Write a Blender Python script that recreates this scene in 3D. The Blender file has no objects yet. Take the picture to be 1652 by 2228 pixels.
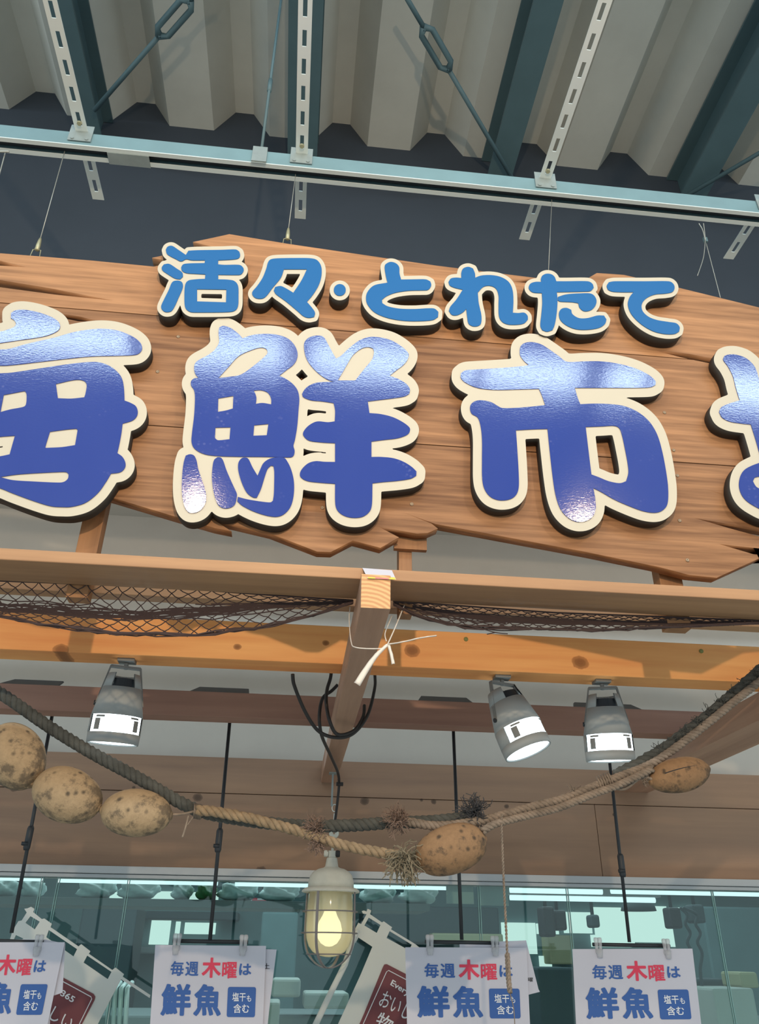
import bpy, bmesh, math, random
import numpy as np
from mathutils import Vector, Matrix
random.seed(7)
SC = bpy.context.scene
COL = SC.collection
EYE = 1.55                                     # camera height above the floor
# ---------------------------------------------------------------- camera
F, CX, CY = 1710.0, 826.0, 1114.0
_D = np.array([615 - CX, 2074 - CY, F]); _D /= np.linalg.norm(_D)
_h = np.array([1, .0119, 0.]); _X = _h - (_h @ _D) * _D; _X /= np.linalg.norm(_X)
_U = np.cross(_X, _D)
cam_d = bpy.data.cameras.new('camera')
cam_d.sensor_fit = 'HORIZONTAL'; cam_d.sensor_width = 36; cam_d.lens = F / 1652 * 36
cam_d.clip_start = .02
cam = bpy.data.objects.new('camera', cam_d); COL.objects.link(cam)
B3 = [_X, _D, _U]
cam.matrix_world = Matrix([[B3[i][0], -B3[i][1], -B3[i][2], (0, 0, EYE)[i]] for i in range(3)] + [[0, 0, 0, 1]])
SC.camera = cam

def at(px, py, Y):
    """the point of the photograph's ray through (px, py) at distance Y in front of the viewer"""
    v = np.array([px - CX, py - CY, F]); r = np.array([v @ _X, v @ _D, v @ _U])
    r = r * (Y / r[1]); return Vector((r[0], r[1], r[2] + EYE))

# ---------------------------------------------------------------- light and exposure
SC.view_settings.view_transform = 'Standard'; SC.view_settings.look = 'None'
SC.view_settings.gamma = 1; SC.view_settings.exposure = 0.0
SC.view_settings.use_curve_mapping = False
W = bpy.data.worlds.new('world'); SC.world = W; W.use_nodes = True
W.node_tree.nodes['Background'].inputs[0].default_value = (.80, .95, 1.0, 1)
W.node_tree.nodes['Background'].inputs[1].default_value = 1.08

def lamp(name, kind, loc, energy, color, target=None, **kw):
    d = bpy.data.lights.new(name, kind); d.energy = energy; d.color = color
    for k, v in kw.items(): setattr(d, k, v)
    o = bpy.data.objects.new(name, d); COL.objects.link(o); o.location = loc
    if target is not None:
        o.rotation_euler = (Vector(target) - Vector(loc)).to_track_quat('-Z', 'Y').to_euler()
    return o
WARM = (1.0, .76, .50)
lamp('sign_spotlight', 'SPOT', (.06, -.75, 1.06 + EYE), 122, WARM, (.25, 1.6, 1.05 + EYE), spot_size=1.75, spot_blend=.6, shadow_soft_size=.022)
lamp('sign_spotlight', 'SPOT', (-.58, -.60, 1.98 + EYE), 34, WARM, (-.2, 1.5, 1.1 + EYE), spot_size=1.4, spot_blend=.7, shadow_soft_size=.055)
lamp('sign_spotlight', 'SPOT', (1.47, -.60, 1.98 + EYE), 48, WARM, (1.0, 1.5, 1.1 + EYE), spot_size=1.5, spot_blend=.7, shadow_soft_size=.055)
lamp('ceiling_strip_light', 'AREA', (.2, -.90, 3.33 + EYE), 118, (.72, .90, 1.0), (.2, .25, 1.3 + EYE), shape='RECTANGLE', size=7.0, size_y=.15)
lamp('shop_light', 'AREA', (.3, 4.9, 1.0 + EYE), 56, (.84, .96, .98), (.3, 4.9, 0), shape='RECTANGLE', size=5, size_y=1.6)
lamp('counter_light', 'AREA', (.3, 2.95, .66 + EYE), 1.2, (.86, .95, 1.0), (.3, 2.7, -.3 + EYE), shape='RECTANGLE', size=4, size_y=.3)
lamp('wall_fill_light', 'AREA', (.3, 2.72, 1.70 + EYE), 2.6, (1, .90, .78), (.3, 3.37, 1.45 + EYE), shape='RECTANGLE', size=5, size_y=.12)  # added lamp, hidden behind the sign, brightens the pale wall

# ---------------------------------------------------------------- helpers
def s2l(c): return c / 12.92 if c <= .04045 else ((c + .055) / 1.055) ** 2.4
def rgb(r, g, b): return (s2l(r / 255), s2l(g / 255), s2l(b / 255), 1)

class NT:
    def __init__(self, name):
        self.m = bpy.data.materials.new(name); self.m.use_nodes = True
        self.t = self.m.node_tree; self.b = self.t.nodes['Principled BSDF']; self.out = self.t.nodes['Material Output']
    def n(self, typ, **kw):
        x = self.t.nodes.new(typ)
        for k, v in kw.items():
            if k in ('inp',):
                for a, b in v.items(): x.inputs[a].default_value = b
            else: setattr(x, k, v)
        return x
    def l(self, a, b): self.t.links.new(a, b)
    def math(self, op, a, b=None, c=None):
        x = self.n('ShaderNodeMath', operation=op)
        for i, v in enumerate((a, b, c)):
            if v is None: continue
            if isinstance(v, (int, float)): x.inputs[i].default_value = v
            else: self.l(v, x.inputs[i])
        return x.outputs[0]
    def mix(self, fac, a, b, blend='MIX'):
        x = self.n('ShaderNodeMix', data_type='RGBA', blend_type=blend)
        for i, v in ((0, fac), (6, a), (7, b)):
            if isinstance(v, (int, float, tuple)): x.inputs[i].default_value = v
            else: self.l(v, x.inputs[i])
        return x.outputs[2]
    def ramp(self, fac, p0, p1, c0=(0, 0, 0, 1), c1=(1, 1, 1, 1)):
        x = self.n('ShaderNodeValToRGB'); e = x.color_ramp.elements
        e[0].position = p0; e[0].color = c0; e[1].position = p1; e[1].color = c1
        self.l(fac, x.inputs[0]); return x.outputs[0]

def plain(name, col, rough=.6, metal=0, bump=0, bscale=200, spec=.5, var=.0, vscale=8):
    t = NT(name); t.b.inputs['Base Color'].default_value = col
    t.b.inputs['Roughness'].default_value = rough; t.b.inputs['Metallic'].default_value = metal
    t.b.inputs['Specular IOR Level'].default_value = spec
    tc = t.n('ShaderNodeTexCoord')
    if var:
        no = t.n('ShaderNodeTexNoise', inp={'Scale': vscale, 'Detail': 5, 'Roughness': .6}); t.l(tc.outputs['Object'], no.inputs['Vector'])
        dk = tuple(c * (1 - var) for c in col[:3]) + (1,); lt = tuple(min(1, c * (1 + var)) for c in col[:3]) + (1,)
        t.l(t.ramp(no.outputs[0], .3, .7, dk, lt), t.b.inputs['Base Color'])
    if bump:
        no = t.n('ShaderNodeTexNoise', inp={'Scale': bscale, 'Detail': 3}); t.l(tc.outputs['Object'], no.inputs['Vector'])
        bp = t.n('ShaderNodeBump', inp={'Strength': bump, 'Distance': .002}); t.l(no.outputs[0], bp.inputs['Height']); t.l(bp.outputs[0], t.b.inputs['Normal'])
    return t.m

def emit(name, col, strength):
    t = NT(name); e = t.n('ShaderNodeEmission'); e.inputs[0].default_value = col; e.inputs[1].default_value = strength
    t.l(e.outputs[0], t.out.inputs[0]); return t.m

def wood(name, dark, light, axis=0, fine=42, coarse=5, rough=.55, knots=(), streak=1.0, island=0.0, halo=None):
    """grain running along `axis` of the object; knots = (x, z, radius) in object coordinates (distance ignores y)"""
    t = NT(name); tc = t.n('ShaderNodeTexCoord')
    sc = [fine] * 3; sc[axis] = fine * .035
    mp = t.n('ShaderNodeMapping'); mp.inputs['Scale'].default_value = sc; t.l(tc.outputs['Object'], mp.inputs[0])
    sc2 = [coarse] * 3; sc2[axis] = coarse * .16
    mp2 = t.n('ShaderNodeMapping'); mp2.inputs['Scale'].default_value = sc2; t.l(tc.outputs['Object'], mp2.inputs[0])
    geo = t.n('ShaderNodeNewGeometry')
    off = t.n('ShaderNodeVectorMath', operation='SCALE'); off.inputs[0].default_value = (7.3, 3.1, 5.7); t.l(geo.outputs['Random Per Island'], off.inputs[3])
    a1 = t.n('ShaderNodeVectorMath', operation='ADD'); t.l(mp.outputs[0], a1.inputs[0]); t.l(off.outputs[0], a1.inputs[1])
    a2 = t.n('ShaderNodeVectorMath', operation='ADD'); t.l(mp2.outputs[0], a2.inputs[0]); t.l(off.outputs[0], a2.inputs[1])
    kn = None; ks = None
    if knots:
        sp = t.n('ShaderNodeSeparateXYZ'); t.l(tc.outputs['Object'], sp.inputs[0])
        nz = t.n('ShaderNodeTexNoise', inp={'Scale': 60, 'Detail': 2}); t.l(tc.outputs['Object'], nz.inputs['Vector'])
        wob = t.math('MULTIPLY_ADD', nz.outputs[0], .5, .75)
        for (kx, kz, kr) in knots:
            dx = t.math('MULTIPLY', t.math('SUBTRACT', sp.outputs[0], kx), .8); dz = t.math('SUBTRACT', sp.outputs[2], kz)
            d = t.math('SQRT', t.math('ADD', t.math('POWER', dx, 2), t.math('POWER', dz, 2)))
            d = t.math('MULTIPLY', t.math('DIVIDE', d, kr), wob)
            kn = d if kn is None else t.math('MINIMUM', kn, d)
    n2 = t.n('ShaderNodeTexNoise', inp={'Scale': 1.0, 'Detail': 4, 'Roughness': .6, 'Distortion': .6}); t.l(a2.outputs[0], n2.inputs['Vector'])
    wv = t.n('ShaderNodeTexWave', wave_type='BANDS', bands_direction='Z' if axis != 2 else 'X', inp={'Scale': 1.1, 'Distortion': 7.0, 'Detail': 3, 'Detail Scale': 1.3}); t.l(a2.outputs[0], wv.inputs['Vector'])
    n1 = t.n('ShaderNodeTexNoise', inp={'Scale': 1.0, 'Detail': 5, 'Roughness': .65}); t.l(a1.outputs[0], n1.inputs['Vector'])
    f = t.math('ADD', t.math('MULTIPLY', n1.outputs[0], .55 * streak), t.math('MULTIPLY', wv.outputs[0], .07 * streak))
    f = t.math('ADD', f, t.math('MULTIPLY', n2.outputs[0], .65))
    if island: f = t.math('ADD', f, t.math('MULTIPLY', t.math('SUBTRACT', geo.outputs['Random Per Island'], .5), island))
    c = t.ramp(f, .40 + .1 * (streak - 1), .92 * (.55 + .45 * streak) , dark, light)
    if kn is not None:
        ring = t.math('MULTIPLY_ADD', t.math('SINE', t.math('MULTIPLY', kn, 9)), .25, .35)
        fade = t.ramp(kn, .9, 1.8, (1, 1, 1, 1), (0, 0, 0, 1))
        h2 = halo or tuple(x * .62 for x in dark[:3]) + (1,)
        c = t.mix(t.math('MULTIPLY', ring, fade), c, h2)
        core = t.ramp(kn, .55, 1.05, (1, 1, 1, 1), (0, 0, 0, 1))
        c = t.mix(t.math('MULTIPLY', core, .82), c, tuple(x * .30 for x in dark[:3]) + (1,))
    t.l(c, t.b.inputs['Base Color']); t.b.inputs['Roughness'].default_value = rough
    t.b.inputs['Specular IOR Level'].default_value = .3
    bp = t.n('ShaderNodeBump', inp={'Strength': .25, 'Distance': .002}); t.l(n1.outputs[0], bp.inputs['Height']); t.l(bp.outputs[0], t.b.inputs['Normal'])
    return t.m

class MB:
    def __init__(s): s.v = []; s.f = []; s.mi = []; s.cur = 0
    def add(s, vs, fs):
        o = len(s.v); s.v += [Vector(v) for v in vs]; s.f += [[i + o for i in f] for f in fs]; s.mi += [s.cur] * len(fs); return s
    def box(s, x0, x1, y0, y1, z0, z1):
        return s.add([(x, y, z) for x in (x0, x1) for y in (y0, y1) for z in (z0, z1)],
                     [(0, 1, 3, 2), (4, 6, 7, 5), (0, 4, 5, 1), (2, 3, 7, 6), (0, 2, 6, 4), (1, 5, 7, 3)])
    def hexa(s, p): # 8 points: 4 front (ccw) then 4 back
        return s.add(p, [(0, 1, 2, 3), (7, 6, 5, 4), (0, 4, 5, 1), (1, 5, 6, 2), (2, 6, 7, 3), (3, 7, 4, 0)])
    def tube(s, path, r, n=8, closed=False, cap=True):
        P = [Vector(p) for p in path]; m = len(P); rr = r if isinstance(r, (list, tuple)) else [r] * m
        vs = []; prev = None
        for i in range(m):
            a = P[(i - 1) % m] if (closed or i > 0) else P[i]; b = P[(i + 1) % m] if (closed or i < m - 1) else P[i]
            d = (b - a); d = d.normalized() if d.length > 1e-9 else Vector((0, 0, 1))
            if prev is None:
                up = Vector((0, 0, 1)) if abs(d.z) < .9 else Vector((1, 0, 0)); u = d.cross(up).normalized()
            else:
                u = prev - d * prev.dot(d)
                u = u.normalized() if u.length > 1e-6 else d.orthogonal().normalized()
            prev = u; w = d.cross(u)
            for k in range(n):
                an = 2 * math.pi * k / n; vs.append(P[i] + (u * math.cos(an) + w * math.sin(an)) * rr[i])
        fs = []
        for i in range(m if closed else m - 1):
            j = (i + 1) % m
            for k in range(n): fs.append((i * n + k, i * n + (k + 1) % n, j * n + (k + 1) % n, j * n + k))
        if cap and not closed: fs.append(tuple(range(n))[::-1]); fs.append(tuple((m - 1) * n + k for k in range(n)))
        return s.add(vs, fs)
    def lathe(s, prof, c, n=40, M=None):
        c = Vector(c); vs = []; fs = []; m = len(prof)
        for r, z in prof:
            for k in range(n):
                a = 2 * math.pi * k / n; p = Vector((r * math.cos(a), r * math.sin(a), z))
                vs.append((M @ p if M else p) + c)
        for i in range(m - 1):
            for k in range(n): fs.append((i * n + k, i * n + (k + 1) % n, (i + 1) * n + (k + 1) % n, (i + 1) * n + k))
        return s.add(vs, fs)
    def build(s, name, mat, parent=None, smooth=False, origin=None, bevel=0):
        me = bpy.data.meshes.new(name)
        if origin is None:
            if parent is not None: origin = world_loc(parent)
            else:
                mn = [min(v[i] for v in s.v) for i in range(3)]; mx = [max(v[i] for v in s.v) for i in range(3)]
                origin = Vector(((mn[0] + mx[0]) / 2, (mn[1] + mx[1]) / 2, mn[2]))
        origin = Vector(origin)
        me.from_pydata([v - origin for v in s.v], [], s.f); me.update()
        bm = bmesh.new(); bm.from_mesh(me); bmesh.ops.recalc_face_normals(bm, faces=bm.faces); bm.to_mesh(me); bm.free()
        for m in (mat if isinstance(mat, (list, tuple)) else [mat]): me.materials.append(m)
        if isinstance(mat, (list, tuple)):
            for p, i in zip(me.polygons, s.mi): p.material_index = i
        if smooth: me.polygons.foreach_set('use_smooth', [True] * len(me.polygons))
        return link(name, me, parent, origin, bevel)

def world_loc(o):
    v = Vector((0, 0, 0))
    while o is not None: v = v + o.location; o = o.parent
    return v
def link(name, data, parent=None, origin=(0, 0, 0), bevel=0):
    o = bpy.data.objects.new(name, data); COL.objects.link(o)
    origin = Vector(origin)
    if parent is not None: o.parent = parent; o.location = origin - world_loc(parent)
    else: o.location = origin
    if bevel:
        b = o.modifiers.new('bevel', 'BEVEL'); b.width = bevel; b.segments = 2; b.limit_method = 'ANGLE'
    return o
def tag(o, label, cat, group=None, kind=None):
    o['label'] = label; o['category'] = cat
    if group: o['group'] = group
    if kind: o['kind'] = kind
    return o
def thing(name, loc, label, cat, group=None):
    o = bpy.data.objects.new(name, None); COL.objects.link(o); o.location = loc; o.empty_display_size = .05
    return tag(o, label, cat, group)
def copy_tree(o, parent=None):
    c = o.copy(); COL.objects.link(c); c.parent = parent
    for ch in list(o.children): copy_tree(ch, c)
    return c
def spline(pts, n=8, closed=False, corner=None):
    """Catmull-Rom through pts; where the outline turns by more than `corner` degrees it stays sharp"""
    P = [np.array(p, float) for p in pts]; m = len(P); out = []
    sharp = [False] * m
    if corner:
        for i in range(m):
            if not closed and i in (0, m - 1): continue
            a = P[i] - P[i - 1]; b = P[(i + 1) % m] - P[i]
            la, lb = np.linalg.norm(a), np.linalg.norm(b)
            if la > 1e-9 and lb > 1e-9 and math.degrees(math.acos(max(-1, min(1, (a @ b) / la / lb)))) > corner: sharp[i] = True
    tan = []
    for i in range(m):
        a = P[i - 1] if (closed or i > 0) else P[i]; b = P[(i + 1) % m] if (closed or i < m - 1) else P[i]
        tan.append((b - a) / 2)
    for i in range(m if closed else m - 1):
        j = (i + 1) % m; L = np.linalg.norm(P[j] - P[i])
        t0 = tan[i] if not sharp[i] else (P[j] - P[i]); t1 = tan[j] if not sharp[j] else (P[j] - P[i])
        for t in (t0, t1): pass
        l0 = np.linalg.norm(t0); l1 = np.linalg.norm(t1)
        if l0 > 1.4 * L: t0 = t0 * (1.4 * L / l0)
        if l1 > 1.4 * L: t1 = t1 * (1.4 * L / l1)
        for k in range(n):
            t = k / n; h1 = 2 * t**3 - 3 * t**2 + 1; h2 = -2 * t**3 + 3 * t**2; h3 = t**3 - 2 * t**2 + t; h4 = t**3 - t**2
            out.append(h1 * P[i] + h2 * P[j] + h3 * t0 + h4 * t1)
    if not closed: out.append(P[-1])
    return out
def path3(px, Y, n=8):
    """smooth 3-D path through photograph points; each (x, y) or (x, y, own distance)"""
    return [Vector(p) for p in spline([tuple(at(p[0], p[1], p[2] if len(p) > 2 else Y)) for p in px], n)]

def fill2d(loops, thick):
    """mesh of the area bounded by loops (even-odd), in local x/z, front at y=0, thickness going to +y"""
    cu = bpy.data.curves.new('outline', 'CURVE'); cu.dimensions = '2D'; cu.fill_mode = 'BOTH'; cu.extrude = thick / 2
    for lp in loops:
        sp = cu.splines.new('POLY'); sp.points.add(len(lp) - 1); sp.use_cyclic_u = True
        for i, (x, z) in enumerate(lp): sp.points[i].co = (x, z, 0, 1)
    ob = bpy.data.objects.new('outline', cu); COL.objects.link(ob)
    dg = bpy.context.evaluated_depsgraph_get(); dg.update()
    me = bpy.data.meshes.new_from_object(ob.evaluated_get(dg))
    bpy.data.objects.remove(ob); bpy.data.curves.remove(cu)
    for v in me.vertices: x, z, e = v.co; v.co = (x, thick / 2 - e, z)
    bm = bmesh.new(); bm.from_mesh(me); bmesh.ops.remove_doubles(bm, verts=bm.verts, dist=1e-6)
    bmesh.ops.recalc_face_normals(bm, faces=bm.faces); bm.to_mesh(me); bm.free()
    return me
def px_loops(loops, Y, org):
    return [[((p := at(x, y, Y) - org).x, p.z) for x, y in lp] for lp in loops]

def sd_offset(loops, off, step=2.5):
    """outlines of the area within `off` of the loops (signed-distance grid + marching squares)"""
    A = np.array([p for lp in loops for p in lp]); Bq = np.array([lp[(i + 1) % len(lp)] for lp in loops for i in range(len(lp))])
    x0, y0 = A.min(0) - off - 4 * step; x1, y1 = A.max(0) + off + 4 * step
    xs = np.arange(x0, x1, step); ys = np.arange(y0, y1, step); gx, gy = np.meshgrid(xs, ys); q = np.stack([gx.ravel(), gy.ravel()], 1)
    best = np.full(len(q), 1e9); par = np.zeros(len(q), int)
    for a, b in zip(A, Bq):
        d = b - a; L2 = d @ d
        if L2 < 1e-12: continue
        t = np.clip(((q - a) @ d) / L2, 0, 1); e = q - a - t[:, None] * d; best = np.minimum(best, (e * e).sum(1))
        if a[1] != b[1]:
            c = ((a[1] > q[:, 1]) != (b[1] > q[:, 1])) & (q[:, 0] < (b[0] - a[0]) * (q[:, 1] - a[1]) / (b[1] - a[1]) + a[0]); par += c
    g = np.where(par % 2 == 1, np.sqrt(best), -np.sqrt(best)).reshape(gx.shape) + off + 1e-7
    ins = g > 0; nxt = {}; pos = {}
    def ed(i, j, k):  # k=0: edge (i,j)-(i,j+1); k=1: (i,j)-(i+1,j)
        key = (i, j, k)
        if key not in pos:
            i2, j2 = (i, j + 1) if k == 0 else (i + 1, j); t = g[i, j] / (g[i, j] - g[i2, j2])
            pos[key] = (xs[j] + t * (xs[j2] - xs[j]), ys[i] + t * (ys[i2] - ys[i]))
        return key
    code = ins[:-1, :-1] * 1 + ins[:-1, 1:] * 2 + ins[1:, 1:] * 4 + ins[1:, :-1] * 8
    T = {1: [(3, 0)], 2: [(0, 1)], 3: [(3, 1)], 4: [(1, 2)], 5: [(3, 0), (1, 2)], 6: [(0, 2)], 7: [(3, 2)], 8: [(2, 3)], 9: [(2, 0)], 10: [(0, 1), (2, 3)], 11: [(2, 1)], 12: [(1, 3)], 13: [(1, 0)], 14: [(0, 3)]}
    for i, j in zip(*np.nonzero((code > 0) & (code < 15))):
        E = [(i, j, 0), (i, j + 1, 1), (i + 1, j, 0), (i, j, 1)]
        for a, b in T[int(code[i, j])]: nxt[ed(*E[a])] = ed(*E[b])
    res = []
    while nxt:
        s = next(iter(nxt)); lp = []; k = s
        while k in nxt: lp.append(pos[k]); k = nxt.pop(k)
        ar = 0
        for a, b in zip(lp, lp[1:] + lp[:1]): ar += a[0] * b[1] - a[1] * b[0]
        if len(lp) > 5 and abs(ar) > 60: res.append(lp)
    return res

def text_mesh(body, bold=0.0, res=3):
    cu = bpy.data.curves.new('t', 'FONT'); cu.body = body; cu.offset = bold; cu.resolution_u = res; cu.size = 1
    ob = bpy.data.objects.new('t', cu); COL.objects.link(ob)
    dg = bpy.context.evaluated_depsgraph_get(); dg.update()
    me = bpy.data.meshes.new_from_object(ob.evaluated_get(dg)); bpy.data.objects.remove(ob); bpy.data.curves.remove(cu)
    return me
_glyphs = {}
def glyph(body, bold):
    """filled outline of the writing, thickened by `bold` em"""
    if (body, bold) in _glyphs: return _glyphs[body, bold]
    me = text_mesh(body); cnt = {}
    for p in me.polygons:
        for e in p.edge_keys: cnt[e] = cnt.get(e, 0) + 1
    adj = {}
    for (a, b_), c in cnt.items():
        if c == 1: adj.setdefault(a, []).append(b_); adj.setdefault(b_, []).append(a)
    loops = []; seen = set()
    for s0 in adj:
        if s0 in seen: continue
        lp = [s0]; seen.add(s0); cur = s0
        while True:
            nx = [q_ for q_ in adj[cur] if q_ not in seen]
            if not nx: break
            cur = nx[0]; seen.add(cur); lp.append(cur)
        if len(lp) > 2: loops.append([(me.vertices[q_].co.x * 300, me.vertices[q_].co.y * 300) for q_ in lp])
    bpy.data.meshes.remove(me)
    fm = fill2d(sd_offset(loops, max(bold, .001) * 300, 2.6), 0.0)
    r = ([(v.co.x, v.co.z) for v in fm.vertices], [list(p.vertices) for p in fm.polygons]); bpy.data.meshes.remove(fm)
    _glyphs[body, bold] = r; return r
def print_text(mb, body, uvbox, sheet, bold=0.0):
    """lay the writing `body` into the box (u0,v0,u1,v1) of a flat sheet; sheet(u, v) -> 3-D point, v down"""
    vs, fs = glyph(body, bold); xs = [v[0] for v in vs]; ys = [v[1] for v in vs]
    a0, a1, b0, b1 = min(xs), max(xs), min(ys), max(ys); u0, v0, u1, v1 = uvbox
    mb.add([sheet(u0 + (x - a0) / (a1 - a0) * (u1 - u0), v1 - (y - b0) / (b1 - b0) * (v1 - v0)) for x, y in vs], fs)
def z_(py, px, Y): return at(px, py, Y).z
Z = lambda h: h + EYE

# ---------------------------------------------------------------- materials
M = {}
M['sign_wood'] = wood('sign_wood', rgb(100, 64, 38), rgb(192, 140, 98), 0, fine=80, coarse=9, knots=((-.98, -.235, .032), (.46, -.33, .022), (.95, -.34, .02), (-.02, -.06, .012)), island=.18, streak=1.25)
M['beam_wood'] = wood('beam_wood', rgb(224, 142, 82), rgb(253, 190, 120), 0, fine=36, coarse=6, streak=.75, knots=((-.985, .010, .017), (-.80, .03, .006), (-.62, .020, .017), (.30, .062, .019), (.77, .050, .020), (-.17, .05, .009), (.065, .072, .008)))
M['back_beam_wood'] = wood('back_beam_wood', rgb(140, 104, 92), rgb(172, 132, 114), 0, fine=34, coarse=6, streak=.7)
M['header_wood'] = wood('header_wood', rgb(134, 106, 88), rgb(164, 130, 104), 0, fine=30, coarse=5, streak=.6,
                        knots=((-1.07, .345, .014), (-.37, .33, .016), (.29, .335, .016), (.57, .34, .010), (-.10, .07, .019), (.07, .035, .020), (.52, .345, .006), (.87, .33, .009), (1.20, .37, .008), (1.32, .31, .007), (-.62, .36, .006), (-.64, .31, .006)))
M['joist_wood'] = wood('joist_wood', rgb(160, 124, 104), rgb(202, 162, 136), 1, fine=34, coarse=6, streak=.7)
M['board_wood'] = wood('board_wood', rgb(150, 112, 84), rgb(196, 152, 112), 0, fine=44, coarse=6, streak=.75)
M['post_wood'] = wood('post_wood', rgb(120, 84, 58), rgb(178, 130, 90), 2, fine=40, coarse=7, streak=.8)
# end grain: rings
t = NT('end_grain'); tc = t.n('ShaderNodeTexCoord'); mp = t.n('ShaderNodeMapping'); mp.inputs['Location'].default_value = (.02, 0, .05); t.l(tc.outputs['Object'], mp.inputs[0])
wv = t.n('ShaderNodeTexWave', wave_type='RINGS', rings_direction='Y', inp={'Scale': 34, 'Distortion': 1.0, 'Detail': 2, 'Detail Scale': 2}); t.l(mp.outputs[0], wv.inputs['Vector'])
t.l(t.ramp(wv.outputs[0], .2, .8, rgb(192, 142, 100), rgb(218, 172, 124)), t.b.inputs['Base Color']); t.b.inputs['Roughness'].default_value = .8
M['end_grain'] = t.m
M['cream'] = plain('cream_board', rgb(194, 184, 166), .6)
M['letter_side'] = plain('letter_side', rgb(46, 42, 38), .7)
# glossy dark blue vinyl, finely crinkled, with scattered pale spots
t = NT('blue_vinyl'); tc = t.n('ShaderNodeTexCoord')
no = t.n('ShaderNodeTexNoise', inp={'Scale': 1, 'Detail': 3}); mpp = t.n('ShaderNodeMapping'); mpp.inputs['Scale'].default_value = (150, 150, 340); t.l(tc.outputs['Object'], mpp.inputs[0]); t.l(mpp.outputs[0], no.inputs['Vector'])
vo = t.n('ShaderNodeTexVoronoi', inp={'Scale': 90}); t.l(tc.outputs['Object'], vo.inputs['Vector'])
sp = t.n('ShaderNodeSeparateXYZ'); t.l(tc.outputs['Object'], sp.inputs[0])
n3 = t.n('ShaderNodeTexNoise', inp={'Scale': 9, 'Detail': 2}); t.l(tc.outputs['Object'], n3.inputs['Vector'])
spots = t.math('MULTIPLY', t.ramp(vo.outputs['Distance'], .18, .34, (1, 1, 1, 1), (0, 0, 0, 1)), t.ramp(n3.outputs[0], .58, .70))
t.l(t.mix(t.math('MULTIPLY', spots, .22), rgb(50, 68, 142), rgb(150, 150, 190)), t.b.inputs['Base Color'])
t.b.inputs['Roughness'].default_value = .10; t.b.inputs['Specular IOR Level'].default_value = .5
bp = t.n('ShaderNodeBump', inp={'Strength': .06, 'Distance': .002}); t.l(no.outputs[0], bp.inputs['Height']); t.l(bp.outputs[0], t.b.inputs['Normal'])
M['blue'] = t.m
M['lightblue'] = plain('light_blue_vinyl', rgb(28, 96, 156), .5, spec=.25)
M['steel'] = plain('galvanised_steel', rgb(150, 160, 160), .45, .35, var=.12, vscale=14)
M['steel_light'] = plain('bright_steel', rgb(228, 236, 234), .4, .3)
M['steel_teal'] = plain('painted_steel', rgb(82, 106, 112), .55, 0, var=.06)
M['rail_steel'] = plain('rail_steel', rgb(112, 142, 150), .5, 0, var=.08)
M['wire'] = plain('steel_wire', rgb(165, 165, 158), .4, .5)
M['brass'] = plain('brass_fitting', rgb(170, 165, 135), .4, .5)
M['deck'] = plain('roof_insulation', rgb(208, 206, 197), .9, var=.07, vscale=2.5)
M['dark_wall'] = plain('dark_wall_paint', rgb(60, 66, 75), .9, var=.05, vscale=3)
M['white_wall'] = plain('white_wall_paint', rgb(186, 180, 172), .9, var=.03)
M['floor'] = plain('floor_tile', rgb(205, 200, 192), .5)
M['alu'] = plain('aluminium_frame', rgb(176, 180, 184), .5, .1)
M['black'] = plain('black_metal', rgb(38, 42, 48), .5)
M['rubber'] = plain('black_rubber', rgb(42, 38, 38), .6)
M['net'] = plain('net_twine', rgb(66, 50, 48), .9)
M['paper'] = plain('paper', rgb(196, 194, 206), .8)
M['ink_blue'] = plain('ink_blue', rgb(52, 92, 160), .7)
M['ink_red'] = plain('ink_red', rgb(214, 60, 88), .7)
M['ink_black'] = plain('ink_black', rgb(40, 40, 46), .7)
M['ink_white'] = plain('ink_white', rgb(225, 226, 232), .7)
M['flag_white'] = plain('flag_board', rgb(205, 208, 205), .7)
M['flag_brown'] = plain('flag_brown', rgb(116, 62, 68), .7)
M['twine'] = plain('plastic_twine', rgb(215, 205, 195), .6)
M['enamel'] = plain('grey_white_enamel', rgb(200, 198, 186), .5, var=.08, vscale=20)
M['spot_body'] = plain('spotlight_body', rgb(158, 160, 160), .6)
M['spot_dark'] = plain('spotlight_bracket', rgb(120, 120, 118), .5)
M['spot_glow'] = emit('spotlight_glow', (.78, .95, 1.0, 1), 6.0)
M['tube_glow'] = emit('fluorescent_glow', (.84, .98, 1.0, 1), 1.3)
M['bulb_glow'] = emit('bulb_glow', (1.0, .90, .52, 1), 1.9)
M['day'] = emit('bright_window', (.78, .92, .84, 1), 1.0)
M['rope_dark'] = plain('tarred_rope', rgb(78, 78, 74), .95, bump=.6, bscale=500, var=.3, vscale=40)
M['rope_light'] = plain('manila_rope', rgb(142, 120, 94), .95, bump=.6, bscale=500, var=.3, vscale=40)
M['rope_grey'] = plain('weathered_rope', rgb(132, 116, 102), .95, bump=.6, bscale=500, var=.35, vscale=40)
M['fray_brown'] = plain('frayed_fibre_brown', rgb(118, 96, 84), .95)
M['fray_grey'] = plain('frayed_fibre_grey', rgb(128, 116, 96), .95)
M['fray_dark'] = plain('frayed_fibre_dark', rgb(64, 64, 68), .95)
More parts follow.
